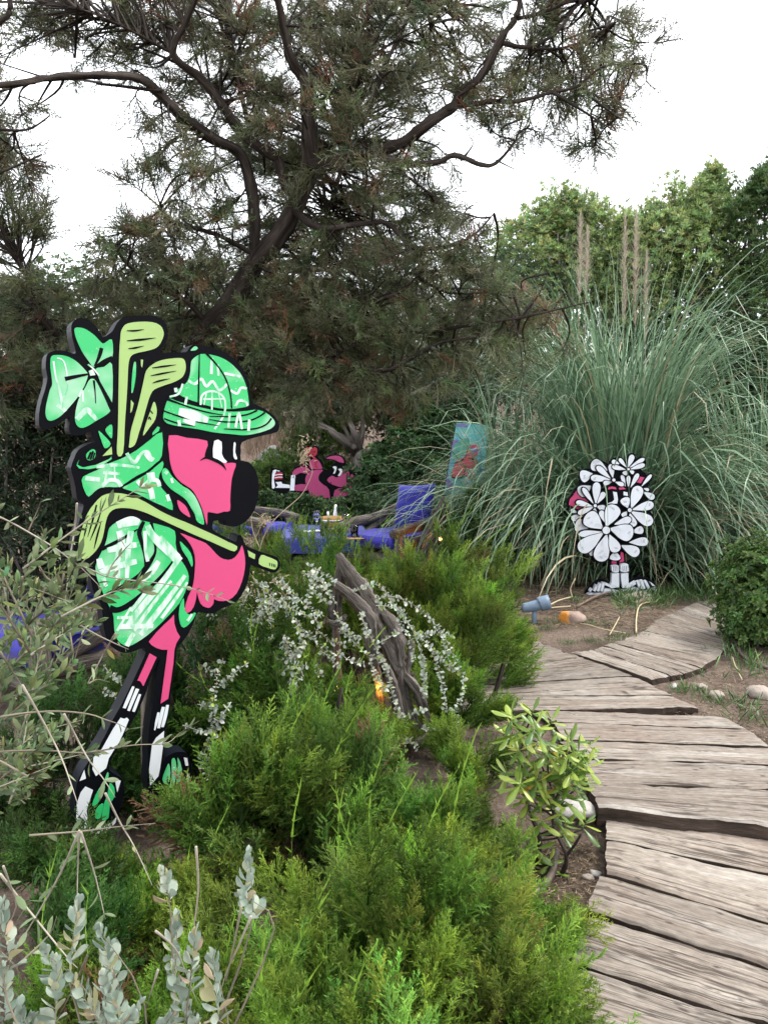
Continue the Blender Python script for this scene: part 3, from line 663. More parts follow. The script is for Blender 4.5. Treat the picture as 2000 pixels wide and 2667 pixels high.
# legs, socks, shoes
gp('leg', zC(1005,5, 1008,80, 1030,150, 1058,195, 1025,250, 1008,310, 1000,420, 980,560, 955,730, 890,772, 900,690, 920,540, 940,400, 950,306, 900,307, 850,290, 810,265, 788,238, 850,160, 920,90, 975,40), M_pink, 1)
gp('leg', zC(795,338, 855,372, 740,622, 715,580, 690,573), M_pink, 1)
GB.stroke('sock', [(zC(655,625, 615,720, 575,812), (6, 9, 8)), (zC(690,645, 650,740, 612,835), (9, 9, 7)), (zC(712,692, 682,770, 655,842), (6, 8, 7))], M_white, E1)
GB.stroke('sock', [(zC(872,850, 855,930, 838,1003), (6, 7, 3)), (zC(914,802, 892,890, 872,985), (8, 9, 7)), (zC(950,785, 930,880, 905,975), (7, 9, 7))], M_white, E1)
gp('sock', zC(545,895, 575,905, 600,895, 615,912, 580,1000, 530,1110, 500,1150, 440,1250, 420,1330, 330,1400, 300,1340, 310,1240, 380,1170, 430,1080, 480,990), M_white, 1)
gp('sock', zC(920,1010, 915,1100, 900,1220, 885,1330, 870,1400, 800,1480, 790,1340, 805,1220, 815,1130, 850,1070), M_white, 1)
for poly in ((960,1290, 930,1350, 905,1430, 930,1470, 960,1450, 975,1370), (985,1260, 1010,1245, 1025,1300, 1020,1420, 990,1520, 960,1520, 985,1420, 985,1330), (1035,1240, 1060,1280, 1075,1360, 1070,1430, 1030,1455, 1030,1380, 1040,1300),
             (300,1640, 330,1560, 380,1480, 410,1490, 390,1560, 350,1630, 310,1660), (430,1365, 440,1400, 410,1470, 395,1468), (400,1640, 430,1560, 450,1460, 490,1500, 490,1580, 450,1650, 440,1760, 395,1780, 380,1760), (330,1690, 370,1645, 395,1645, 370,1760, 325,1762)):
    gp('shoe_stripe', zC(*poly), M_green, 2)
for poly in ((1090,1240, 1120,1245, 1130,1310, 1105,1310), (1125,1370, 1140,1400, 1135,1480, 1090,1560, 1020,1620, 980,1615, 1050,1550, 1100,1490, 1115,1420), (495,1430, 545,1440, 515,1540), (230,1345, 245,1420, 190,1442),
             (240,1490, 305,1520, 280,1600, 250,1700, 265,1810, 320,1860, 420,1825, 480,1790, 515,1740, 500,1800, 440,1870, 330,1930, 250,1940, 215,1860, 160,1780, 165,1640, 200,1540)):
    gp('shoe_sole', zC(*poly), M_white, 1)
# white spray over the green
GB.stroke('white_spray_mark', [(zA(188,380, 200,470, 225,560, 245,650), (5, 4, 6, 9)), (zA(210,360, 250,380, 272,470, 270,560, 235,625), 3), (zA(210,650, 240,670, 262,690), 10), (zA(330,740, 365,705, 395,680, 430,715, 455,745), (13, 14, 14, 13, 9)), (zA(400,400, 432,425, 470,470), 4),
    (zA(345,600, 365,560, 370,630), 5), (zA(1020,500, 1060,520, 1100,490, 1130,535, 1170,505, 1210,560, 1260,520), 7), (zA(1280,560, 1320,580, 1345,545, 1380,550), 6), (zA(1165,360, 1160,460), 7), (zA(1200,400, 1205,470), 6), (zA(1240,455, 1340,475), 6),
    (zA(1095,650, 1105,590, 1160,565, 1220,585, 1248,640, 1235,720, 1180,800), 5), (zA(1165,568, 1165,680), 4), (zA(1110,615, 1240,612), 4), (zA(1205,575, 1225,665), 3), (zA(1130,580, 1115,650), 3), (zA(1310,660, 1330,625, 1370,630, 1385,655), 6),
    (zA(905,600, 960,580, 985,520), 5), (zA(940,545, 945,570), 8), (zA(1275,700, 1265,790), 6), (zA(1310,790, 1330,700, 1350,800), 6), (zA(1395,740, 1390,810), 7), (zA(1000,650, 1010,600), 6), (zA(960,745, 965,780), 8)] +
    [(zA(960,690, 1050,715, 1140,745), (18, 26, 14)), (zA(985,745, 1060,765), (9, 14)), (zA(650,970, 690,1000, 735,945, 770,940, 790,985), 7)], M_spray, E1 + 0.0006, 0.0006)
GB.stroke('white_spray_mark', [(zB(250,100, 400,85, 560,105), (8, 9, 7)), (zB(170,180, 275,192), 12), (zB(300,140, 420,148), 8), (zB(290,240, 340,195, 400,200, 430,240), 10), (zB(325,75, 322,150, 305,240), 5), (zB(380,80, 384,200), 4), (zB(470,0, 520,70, 560,20), 9), (zB(600,0, 640,50, 660,30), 9),
    (zB(545,200, 590,235, 640,195, 690,200, 705,240), 11), (zB(600,230, 640,260, 655,330), 14), (zB(760,300, 775,345), 9), (zB(640,140, 650,200), 20),
    (zB(745,150, 760,130), 9), (zB(790,180, 800,215), 6)] +
    [(zB(400,520, 500,490, 560,500), (18, 26, 16)), (zB(420,560, 430,640, 400,800, 420,1000), (20, 18, 14, 10)), (zB(500,560, 480,700, 470,900), (16, 14, 10)), (zB(330,700, 420,680, 540,660), (14, 18, 14)), (zB(620,520, 660,600, 760,690, 850,780), (14, 20, 26, 22)), (zB(700,610, 830,760), (20, 26)),
     (zB(270,760, 300,840, 380,820, 540,780), (14, 20, 18, 14)), (zB(700,780, 640,860, 560,930), (12, 18, 12)), (zB(840,770, 700,960, 560,1130, 480,1240), (12, 15, 16, 14)), (zB(890,880, 760,1060, 650,1200, 570,1310), (10, 13, 14, 12)), (zB(905,930, 800,1080, 720,1190), (6, 9, 8)),
     (zB(790,920, 640,1110, 520,1280), (7, 9, 9)), (zB(640,960, 560,1060, 500,1140), (8, 10, 8)), (zB(400,1185, 540,1185), 8), (zB(420,1250, 660,1245), (14, 12)), (zB(400,1280, 500,1110), 6), (zB(470,1390, 500,1330, 520,1300), 12), (zB(600,560, 605,700, 620,780), 9), (zB(320,960, 300,900), 10), (zB(940,1160, 905,1210), (5, 8))], M_spray, E1 + 0.0006, 0.0006)
# stake that holds the board up
sp, sq = P(395, 1745, 3.12), P(385, 2150, 3.12); sq[2] = -0.1; sp[2] = 1.2
V, F, U = tube([sq, sp], [0.03, 0.03], 4, 0, 1); gi = np.array(p0)
cs, sn = math.cos(-R(33)), math.sin(-R(33)); Vl = V - gi; Vl = np.column_stack([Vl[:, 0] * cs - Vl[:, 1] * sn, Vl[:, 0] * sn + Vl[:, 1] * cs, Vl[:, 2]])
obj('support_stake', quad_mesh('support_stake', (Vl, F, U), M_stake, False), gw)

# ---------------------------------------------------------------- flower figure board
zE = conv(1440, 1160, 5.267)
fw = thing('painted_cutout', 'cutout of a pink dog covered in big white flowers before the pampas grass', 'painted cutout')
fp0 = G(1630, 1548, 0.105); fp0[2] = 0.10
FB = Board(fw, fp0, R(-4))
FB.slab('board', zE(1100,105, 1130,140, 1125,190, 1200,150, 1260,165, 1268,200, 1282,250, 1255,300, 1210,330, 1262,375, 1290,410, 1340,378, 1372,400, 1350,470, 1300,560, 1332,590, 1340,640, 1400,690, 1405,740, 1380,765, 1390,800, 1370,870, 1335,910, 1372,950, 1380,1020, 1340,1095, 1265,1092, 1225,1112, 1252,1150, 1240,1200, 1205,1232,
    1280,1238, 1320,1280, 1310,1350, 1250,1390, 1165,1388, 1202,1440, 1190,1500, 1140,1530, 1060,1520, 990,1485, 1002,1600, 1040,1612, 1038,1720, 1030,1878, 1080,1850, 1140,1815, 1230,1805, 1320,1830, 1390,1890, 1425,1960, 1410,2010, 1340,2025, 1000,2030, 900,2040, 700,2055, 500,2075, 430,2050, 450,1990, 520,1920, 600,1850, 680,1835, 740,1868, 768,1880, 773,1740, 763,1640, 788,1600, 740,1565,
    680,1600, 600,1612, 540,1580, 520,1528, 482,1502, 460,1472, 390,1472, 335,1430, 320,1360, 350,1290, 395,1262, 340,1240, 328,1190, 290,1150, 283,1062, 230,1032, 233,960, 218,900, 200,850, 190,790, 230,700, 300,600, 340,556, 362,505, 350,430, 380,350, 450,315, 510,318, 500,260, 540,200, 620,190, 700,220, 765,258, 775,220, 830,170, 890,165, 905,150, 960,172, 1000,225, 1020,150, 1050,110), M_black, 0.0, 0.03, 2, M_edge)
lay = [0.001]
def fpart(name, pts, mat, smooth=2, parent=None):
    lay[0] += 0.00045; return FB.slab(name, pts, mat, lay[0], 0.0003, smooth, parent=parent)
def petal_pts(b, t, w):
    b, t = np.array(b, float), np.array(t, float); d = t - b; L = np.linalg.norm(d); d /= L; n = np.array([-d[1], d[0]]); out = []
    prof = [(0, .05), (.18, .2), (.4, .38), (.6, .48), (.78, .5), (.9, .4), (.975, .22)]
    for s, k in prof: out.append(b + d * L * s + n * w * k)
    out.append(t)
    for s, k in prof[::-1]: out.append(b + d * L * s - n * w * k)
    return out
def fpetal(b, t, w, marks=True):
    b, t = np.array(b, float), np.array(t, float); u = (t - b) / np.linalg.norm(t - b)
    ol = fpart('petal_outline', zE(*np.array(petal_pts(b - u * 8, t + u * 12, w + 26)).ravel()), M_black)
    pe = fpart('petal', zE(*np.array(petal_pts(b, t, w)).ravel()), M_petal); ol.parent = pe
    if marks:
        lay[0] += 0.0002; n = np.array([-u[1], u[0]])
        FB.stroke('ink_tick', [(zE(*(t - u * (38 + 6 * k) + n * (k - 1.5) * 16), *(t - u * (66 + 4 * k) + n * (k - 1.5) * 13)), 0.7) for k in range(3)], M_black, lay[0], 0.0003, parent=pe)
def blot(pts, mat, name, sm=1): fpart(name, zE(*pts), mat, sm)
blot((333,600, 330,660, 370,705, 440,725, 490,780, 330,760, 310,775, 320,810, 405,855, 350,885, 290,845, 215,815, 230,740, 280,680), M_pink, 'ear')
blot((1185,425, 1255,440, 1205,520, 1145,505), M_pink, 'ear')
blot((805,1575, 870,1585, 870,1625, 803,1620), M_pink, 'leg'); blot((930,1460, 965,1475, 975,1590, 910,1610), M_pink, 'leg')
for a in (((520,560), (350,660), 160), ((740,340), (525,240), 165), ((540,390), (372,435), 165), ((900,260), (790,225), 90), ((410,960), (250,1010), 85), ((335,925), (240,885), 50), ((480,1130), (302,1080), 180), ((1240,640), (1385,725), 85), ((1240,590), (1312,612), 42), ((1210,560), (1347,400), 48),
          ((985,560), (940,405), 52), ((1030,572), (1030,415), 54), ((1060,572), (1165,385), 62), ((850,500), (965,545), 60), ((815,440), (785,255), 78), ((780,450), (595,285), 78), ((780,470), (512,440), 90), ((800,500), (685,520), 64),
          ((900,250), (800,215), 60), ((990,330), (803,288), 62), ((995,295), (900,178), 52), ((1025,295), (1085,128), 74), ((1045,300), (1245,178), 56), ((1050,325), (1250,262), 62), ((1000,345), (965,400), 66), ((1040,345), (1100,378), 50),
          ((1080,1180), (1230,1148), 105), ((1040,1325), (1295,1312), 118), ((930,1370), (1170,1482), 145), ((845,1450), (840,1572), 145), ((560,1420), (500,1500), 60)):
    fpetal(*a, marks=a[2] > 84)
blot((735,560, 1040,560, 1045,800, 740,860), M_black, 'mask')
blot((740,602, 750,572, 800,560, 850,572, 860,600, 800,592), M_pink, 'brow'); blot((890,577, 950,570, 990,597, 900,605), M_pink, 'brow')
blot((810,630, 865,640, 880,740, 870,795, 745,800, 740,790, 800,770, 830,740), M_petal, 'eye'); blot((955,630, 1010,640, 1015,690, 955,680), M_petal, 'eye')
for a in (((600,790), (695,640), 74), ((590,830), (705,868), 86), ((560,850), (560,925), 56), ((575,790), (590,503), 110), ((540,790), (398,578), 64), ((530,830), (308,772), 74), ((545,840), (332,930), 74),
          ((1010,850), (960,712), 130), ((1000,900), (940,975), 74), ((1040,930), (1090,1110), 115), ((1060,850), (1172,556), 155), ((1075,875), (1362,800), 118), ((1060,905), (1345,1062), 155),
          ((700,1050), (640,888), 76), ((830,1075), (1055,1000), 96), ((660,1180), (342,1212), 84), ((660,1130), (438,948), 230), ((715,1100), (840,815), 205), ((665,1195), (342,1432), 195), ((720,1220), (618,1578), 205), ((760,1220), (862,1452), 150), ((770,1135), (1078,1210), 225)):
    fpetal(*a, marks=a[2] > 110)
def disc(cx, cyy, r, n=16): return [c for k in range(n) for c in (cx + r * math.cos(k * 6.2832 / n), cyy + r * math.sin(k * 6.2832 / n))]
for cx, cyy, r in ((712, 1155, 52), (1033, 880, 28), (562, 820, 22), (815, 470, 22), (1016, 322, 16)):
    fpart('flower_centre_outline', zE(*disc(cx, cyy, r + 12)), M_black, 1); fpart('flower_centre', zE(*disc(cx, cyy, r)), M_petal, 1)
for p in ((785,1642, 835,1630, 880,1640, 882,1720, 835,1730, 790,1715), (910,1625, 960,1612, 1010,1618, 1020,1712, 960,1725, 905,1712)): blot(p, M_petal, 'sock', 1)
lay[0] += 0.0004
FB.stroke('ink_line', [(zE(x, 1640, x + 4, 1712), 1.2) for x in (808, 828, 852, 935, 960, 985)], M_black, lay[0], 0.0003)
for p in ((790,1747, 885,1737, 888,1930, 780,1945, 730,1915, 690,1900, 700,1870, 770,1900, 785,1860), (915,1747, 1010,1737, 1015,1880, 1040,1890, 1110,1850, 1115,1890, 1010,1945, 935,1940, 918,1850)): blot(p, M_petal, 'boot', 1)
for p in ((690,1950, 780,1960, 890,1985, 890,2008, 700,2038, 510,2050, 445,2040, 480,2010, 560,2020, 660,2010), (930,1970, 1000,1965, 1100,1930, 1160,1955, 1130,2000, 940,2010), (1240,1990, 1390,1940, 1397,1975, 1370,2005, 1240,2007), (1308,1862, 1345,1880, 1378,1918, 1335,1908)): blot(p, M_petal, 'sole', 1)
lay[0] += 0.0004
FB.stroke('toe', [(zE(580,1903, 550,1985), 6), (zE(630,1880, 597,1985), 6), (zE(676,1870, 646,1985), 6.4), (zE(1140,1850, 1182,1952), 7), (zE(1190,1840, 1226,1952), 7), (zE(1245,1850, 1290,1948), 7), (zE(490,1990, 515,1950), 4)], M_petal, lay[0], 0.0003)
V, F, U = tube([(-0.13, 0.06, -0.15), (-0.13, 0.06, 1.1)], [0.028, 0.028], 4, 0, 1)
obj('support_stake', quad_mesh('support_stake', (V, F, U), M_stake, False), fw)

# ---------------------------------------------------------------- reclining figure board
zF = conv(640, 1080, 2.765)
rw = thing('painted_cutout', 'cutout of a pink dog lying on its back above the hedge', 'painted cutout')
rp0 = P(820, 1300, 11.2); rp0[2] = 0.1
RB = Board(rw, rp0, R(-6))
RB.slab('board', zF(178,400, 205,385, 250,395, 278,430, 278,485, 318,494, 322,440, 340,395, 375,370, 415,365, 402,354, 420,335, 440,310, 443,285, 420,250, 430,228, 460,225, 475,232, 500,225, 522,240, 526,265, 515,300, 545,330, 558,370, 556,392, 600,398, 618,370, 648,345, 620,325, 580,328, 570,315, 590,295, 640,285, 690,295, 718,330, 717,350, 745,365, 762,400, 790,430, 806,480, 804,660, 640,670, 480,660, 300,640, 190,535, 180,520), M_black, 0.0, 0.05, 2, M_edge)
def rpart(name, pts, mat, e=0.004, sm=2): return RB.slab(name, zF(*pts), mat, e, 0.001, sm)
rpart('shoe', (197,402, 225,397, 212,425, 203,470, 212,522, 190,528, 190,450), M_petal); rpart('shoe', (225,400, 250,405, 232,408), M_petal)
for y in (420, 440, 458): rpart('shoe_stripe', (210, y, 240, y - 6, 264, y - 4, 264, y + 6, 238, y + 6, 210, y + 10), M_red, 0.004, 1)
for y in (431, 450): rpart('shoe_stripe', (208, y + 2, 240, y - 4, 266, y - 3, 266, y + 3, 238, y + 2, 208, y + 8), M_petal, 0.005, 1)
rpart('sock', (215,485, 258,482, 262,497, 318,506, 318,528, 215,526, 232,508), M_petal, 0.004, 1); rpart('sock', (326,455, 355,455, 351,546, 318,546), M_petal, 0.004, 1)
RB.stroke('sock', [(zF(332,435, 330,455), 3), (zF(342,432, 341,452), 3), (zF(353,434, 353,455), 3)], M_petal, 0.004)
for p in ((335,428, 345,402, 380,380, 430,376, 465,400, 430,422, 395,418, 372,430, 358,434), (360,506, 440,502, 445,545, 355,546), (430,490, 435,440, 470,405, 530,396, 558,400, 530,430, 525,470, 560,505, 600,540, 600,640, 520,640, 470,600, 450,530),
          (585,470, 620,438, 650,452, 680,440, 706,400, 712,372, 740,400, 745,440, 730,480, 737,518, 690,524, 650,512, 615,498), (640,545, 700,530, 742,556, 738,640, 640,640), (757,430, 780,440, 790,490, 796,640, 755,600, 737,500), (580,316, 600,302, 650,293, 690,306, 708,340, 690,350, 640,325, 600,318), (465,330, 500,316, 530,336, 548,375, 546,390, 470,390, 460,360)):
    rpart('painted_body', p, M_rose)
rpart('heart', (432,236, 460,232, 475,245, 495,232, 515,246, 512,285, 490,300, 460,304, 442,290, 430,258), M_red); rpart('arm', (408,360, 420,348, 415,368), M_red, 0.004, 1)
RB.stroke('arm', [(zF(488,305, 508,330, 502,360, 516,384), 5)], M_red, 0.006)
RB.stroke('ink_line', [(zF(446,262, 456,268, 466,264), 1.4), (zF(480,264, 490,268, 500,262), 1.4), (zF(450,282, 468,292, 488,284), 1.4), (zF(586,492, 605,498, 618,485), 2), (zF(604,515, 628,528, 648,512), 3), (zF(690,524, 716,530, 740,516), 3), (zF(628,360, 660,348, 700,352, 735,372), 4), (zF(735,420, 728,470, 745,540), 3)], M_black, 0.006)
rpart('eye', (626,378, 640,370, 655,378, 650,405, 640,424, 630,422, 641,396), M_white, 0.006); rpart('eye', (666,392, 685,388, 698,402, 690,425, 675,442, 664,436, 680,412), M_white, 0.006)
for sx in (-0.35, 0.3):
    V, F, U = tube([(sx, 0.08, -0.2), (sx, 0.08, 0.7)], [0.03, 0.03], 4, 0, 1); obj('support_stake', quad_mesh('support_stake', (V, F, U), M_stake, False), rw)

# ---------------------------------------------------------------- painted panel in the pampas
zP = conv(1050, 1050, 4.917)
pw = thing('outdoor_painting', 'turquoise and violet painted panel standing half hidden in the pampas blades', 'painting')
pp0 = P(1205, 1300, 9.1); pp0[2] = 0.1
PB = Board(pw, pp0, R(14))
def turq():
    m, n, l, b = nmat('turquoise_mottled_paint'); tc = n.new('ShaderNodeTexCoord')
    f = noise(n, l, tc.outputs['Object'], 7, 4, 0.6, 1.2)
    l.new(ramp(n, l, f, [(0.34, (0.08, 0.34, 0.55)), (0.46, (0.14, 0.55, 0.62)), (0.55, (0.22, 0.55, 0.50)), (0.68, (0.55, 0.62, 0.78))]), b.inputs['Base Color']); b.inputs['Roughness'].default_value = 0.5
    return m
M_turq = turq(); M_violet = paint('violet_paint', (0.26, 0.22, 0.55), 0.5, 0.15); M_coral = paint('coral_paint', (0.72, 0.12, 0.18), 0.5, 0.1); M_aqua = paint('aqua_paint', (0.15, 0.44, 0.36), 0.5, 0.15); M_sky = paint('sky_blue_paint', (0.08, 0.25, 0.55), 0.5, 0.2)
PB.slab('panel', zP(683,250, 1100,282, 985,1330, 520,1160), M_turq, 0.0, 0.03, 1, M_edge)
def pp(name, pts, mat, e=0.003, sm=2): PB.slab(name, zP(*pts), mat, e, 0.001, sm)
pp('painted_patch', (640,470, 735,485, 650,560, 600,800, 575,960, 680,1080, 600,1110, 545,1080, 560,950, 610,700), M_violet)
pp('painted_patch', (690,262, 810,268, 815,310, 700,300), M_violet)
pp('painted_patch', (660,520, 830,440, 840,540, 790,640, 740,680, 640,740, 620,690), M_aqua, 0.004)
pp('painted_figure', (700,720, 780,690, 830,560, 900,530, 960,560, 950,660, 900,690, 960,760, 900,830, 930,960, 880,990, 800,930, 620,950, 620,880, 660,780), M_coral, 0.006)
PB.stroke('ink_line', [(zP(655,770, 740,735, 790,690, 840,560), 3), (zP(800,790, 780,900, 740,960), 3), (zP(830,700, 900,720), 3), (zP(620,950, 700,960, 770,940), 2.5)], M_black, 0.008)
pp('painted_patch', (820,860, 880,840, 890,900, 830,930), M_petal, 0.0075); pp('painted_patch', (780,960, 830,960, 840,1010, 800,1030), M_petal, 0.0075)
pp('painted_patch', (850,580, 930,570, 950,620, 880,640), M_violet, 0.0075); pp('painted_patch', (950,800, 1020,830, 1010,900, 940,860), M_sky, 0.005)
for sx in (-0.12, 0.14):
    V, F, U = tube([(sx, 0.05, -0.2), (sx, 0.05, 0.9)], [0.025, 0.025], 4, 0, 1); obj('support_stake', quad_mesh('support_stake', (V, F, U), M_stake, False), pw)
# ================================================================ plant templates
def thin(a, b, w, r, t0=0.0, t1=1.0):
    """one sliver triangle from a to b"""
    a, b = np.asarray(a, float), np.asarray(b, float); d = b - a; n = np.cross(d, r.standard_normal(3)); n /= np.linalg.norm(n) + 1e-9
    return np.array([a - n * w * 0.5, a + n * w * 0.5, b]), np.array([[0, 1, 2]]), np.array([t0, t0, t1])
def rot_to(d, seed=0.0):
    return dirmats(np.array([d], float), np.array([seed]), 1.0)[0]
def sprig(seed, nb=13, nt=5, ang=0.72, w=0.016, flat=0.65, droop=0.0, sidelen=0.42):
    """a feathery conifer sprig along +Z, length 1"""
    r = np.random.default_rng(seed); it = [thin((0, 0, 0), (r.normal() * 0.03, r.normal() * 0.03, 1.0), w * 1.6, r, 0.0, 1.0)]
    for i in range(nb):
        t = 0.05 + 0.9 * (i + r.uniform(0, 0.6)) / nb; az = (i % 2) * np.pi + r.normal() * (1 - flat) * 2.2
        L = (sidelen * (1 - t) ** 0.8 + 0.10) * r.uniform(0.75, 1.2); a = ang * r.uniform(0.8, 1.2)
        d = np.array([np.sin(a) * np.cos(az), np.sin(a) * np.sin(az) - droop, np.cos(a)]); o = np.array([0, 0, t])
        it.append(thin(o, o + d * L, w * 1.1, r, 0.25 * t, 0.45 + 0.55 * max(t, L)))
        for j in range(nt):
            s = 0.12 + 0.85 * (j + r.uniform(0, 0.5)) / nt; l2 = L * (0.46 * (1 - s) + 0.16) * r.uniform(0.8, 1.25)
            side = np.cross(d, [0, 0.25, 1.0]); side /= np.linalg.norm(side) + 1e-9
            d2 = d * 0.78 + side * (0.62 if j % 2 else -0.62) + r.normal(size=3) * 0.16; d2 /= np.linalg.norm(d2)
            q = o + d * L * s; it.append(thin(q, q + d2 * l2, w, r, 0.2 + 0.4 * s, 0.55 + 0.45 * s))
    return merge_tmpl(it)
def frond(seed, sp, n=9, spread=0.62, lead=1.0):
    """a plume of sprigs along +Z, length 1"""
    r = np.random.default_rng(seed); it = []
    for i in range(n):
        t = (i + 0.3) / n * 0.74; az = i * 2.4 + r.normal() * 0.4; a = spread * (1 - 0.35 * t) * r.uniform(0.75, 1.2)
        d = np.array([np.sin(a) * np.cos(az), np.sin(a) * np.sin(az), np.cos(a)])
        s = sp[r.integers(len(sp))]; L = (0.50 * (1 - t) + 0.20) * r.uniform(0.85, 1.15)
        v, f, tt = xf(s, rot_to(d, r.uniform(0, 6.28)) * L, (0, 0, t)); it.append((v, f, np.clip(0.12 + tt * (0.35 + 0.62 * t), 0, 1)))
    v, f, tt = xf(sp[0], rot_to((0.02, 0.03, 1)) * 0.42, (0, 0, 0.62)); it.append((v, f, np.clip(0.45 + 0.55 * tt, 0, 1)))
    it.append(thin((0, 0, 0), (0, 0, 0.7), 0.022, r, 0, 0.1)); it.append(thin((0, 0, 0), (0, 0, 0.7), 0.022, r, 0, 0.1))
    return merge_tmpl(it)
SP_NEAR = [sprig(i, 15, 5, 0.62, 0.028, 0.55, 0.0, 0.30) for i in range(4)]
SP_MID = [sprig(20 + i, 12, 3, 0.62, 0.039, 0.55, 0.0, 0.32) for i in range(4)]
SP_FAR = [sprig(40 + i, 9, 3, 0.62, 0.050, 0.55, 0.0, 0.34) for i in range(3)]
FR_NEAR = [frond(60 + i, SP_NEAR, 9, 0.55) for i in range(5)]
FR_MID = [frond(70 + i, SP_MID, 8, 0.55) for i in range(5)]
FR_FAR = [frond(80 + i, SP_FAR, 6, 0.55) for i in range(4)]

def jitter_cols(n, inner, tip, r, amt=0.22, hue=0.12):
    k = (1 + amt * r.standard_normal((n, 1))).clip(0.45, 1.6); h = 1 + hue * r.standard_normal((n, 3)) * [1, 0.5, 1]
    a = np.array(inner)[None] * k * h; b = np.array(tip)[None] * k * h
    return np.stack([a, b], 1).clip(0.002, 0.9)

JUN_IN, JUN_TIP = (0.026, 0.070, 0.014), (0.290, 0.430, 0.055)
def juniper(label, lobes, n, tmpl, size, seed, cat='juniper bush', shoots=0, inner=JUN_IN, tip=JUN_TIP, lean=(0, 0), group='spreading juniper bushes'):
    """lobes: (cx, cy, rx, ry, h) domes of one bush"""
    r = np.random.default_rng(seed)
    cx, cyy = np.mean([l[0] for l in lobes]), np.mean([l[1] for l in lobes]); root = thing('juniper_bush', label, cat, (cx, cyy, float(H(cx, cyy))), group=group)
    w = np.array([l[2] * l[3] + l[4] * (l[2] + l[3]) * 0.6 for l in lobes]); w /= w.sum()
    pos, D, S = [], [], []
    for (lx, ly, rx, ry, h), k in zip(lobes, (w * n).astype(int) + 1):
        kc = max(3, k // 5); zc = r.uniform(0, 1, kc) ** 0.8; pc = r.uniform(0, 2 * np.pi, kc); dc = r.normal(size=(kc, 3)) * 0.32; hc = r.uniform(0.82, 1.14, kc)
        w_ = r.integers(0, kc, k); z = np.clip(zc[w_] + r.normal(0, 0.06, k), 0, 1); ph = pc[w_] + r.normal(0, 0.13, k)
        lump = (1 + 0.13 * np.sin(3 * ph + lx * 7) + 0.09 * np.sin(7 * ph + 4 * z + seed)) * hc[w_]
        rad = np.sqrt(np.maximum(0, 1 - z ** 2.2)) * lump; shell = 1 - 0.34 * r.uniform(0, 1, k) ** 2.0
        p = np.column_stack([lx + rx * rad * np.cos(ph) * shell, ly + ry * rad * np.sin(ph) * shell, h * (0.03 + 0.97 * z) * shell * hc[w_]])
        out = np.column_stack([np.cos(ph) * rad, np.sin(ph) * rad, 0.25 + 0.9 * z])
        d = out + dc[w_] + r.normal(size=(k, 3)) * 0.12 + np.array([lean[0], lean[1], 0.35])
        s = size * r.uniform(0.65, 1.2, k); d /= np.linalg.norm(d, axis=1)[:, None]
        pos.append(p - d * s[:, None] * 0.55); D.append(d); S.append(s)
    pos, D, S = np.vstack(pos), np.vstack(D), np.concatenate(S)
    pos[:, 2] += H(pos[:, 0], pos[:, 1]); keep = pos[:, 2] > H(pos[:, 0], pos[:, 1]) - 0.10; pos, D, S = pos[keep], D[keep], S[keep]
    k = len(pos); o = np.array(root.location)
    M3 = dirmats(D, r.uniform(0, 6.28, k), S)
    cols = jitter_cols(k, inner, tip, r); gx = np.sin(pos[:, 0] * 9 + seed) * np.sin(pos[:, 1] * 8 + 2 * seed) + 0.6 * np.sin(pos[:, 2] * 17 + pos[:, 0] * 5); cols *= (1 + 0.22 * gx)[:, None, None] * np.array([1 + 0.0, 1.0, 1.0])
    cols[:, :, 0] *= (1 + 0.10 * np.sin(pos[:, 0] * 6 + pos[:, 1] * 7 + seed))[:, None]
    dead = r.uniform(size=k) < 0.018; cols[dead] = jitter_cols(int(dead.sum()), (0.10, 0.055, 0.03), (0.30, 0.18, 0.10), r)
    V, F, C = scatter(tmpl, pos - o, M3, r.integers(0, len(tmpl), k), cols.clip(0.002, 0.9))
    obj('crown', mesh_np('crown', V, F, M_leaf, C), root)
    st = []
    for (lx, ly, rx, ry, h) in lobes:                     # the woody stems inside
        for j in range(7 if h > 0.4 else 0):
            a = r.uniform(0, 6.28); e = np.array([lx + rx * 0.55 * np.cos(a), ly + ry * 0.7 * np.sin(a), 0]); e[2] = H(e[0], e[1]) + h * r.uniform(0.35, 0.75)
            b = np.array([lx + 0.1 * np.cos(a), ly + 0.1 * np.sin(a), float(H(lx, ly)) - 0.05]); m = (b + e) / 2 + [0, 0, -0.05 * h]
            st.append(tube([b - o, m - o, e - o], [0.022, 0.015, 0.006], 5, 0.15, 3, r))
    if st: tag(obj('stems', quad_mesh('stems', join(st), M_bark), root), kind='stuff')
    if shoots:
        it = []
        top = np.argsort(-(pos[:, 2] + r.uniform(0, 0.25, k)))[:shoots]
        for q in top:
            b = pos[q] + D[q] * S[q] * 0.7 - o; d = D[q] + [0.35 * r.normal(), 0.2 * r.normal(), 0.5]; d /= np.linalg.norm(d); L = size * r.uniform(0.5, 0.95)
            prev = b
            for s in range(7):
                nx = b + d * L * (s + 1) / 7 + np.array([0.012, 0, 0.004]) * s * s * 0.12; it.append(thin(prev, nx + (nx - prev) * 0.4, 0.007, r, 0.8, 1.0))
                for e in range(2): it.append(thin(nx, nx + d * 0.02 + r.normal(size=3) * 0.010, 0.005, r, 0.7, 1.0))
                prev = nx
        v, f, t = merge_tmpl(it); c = np.array([0.20, 0.34, 0.045])[None] * (0.75 + 0.4 * t[:, None])
        tag(obj('young_shoots', mesh_np('young_shoots', v, f, M_leaf, c), root), kind='stuff')
    return root

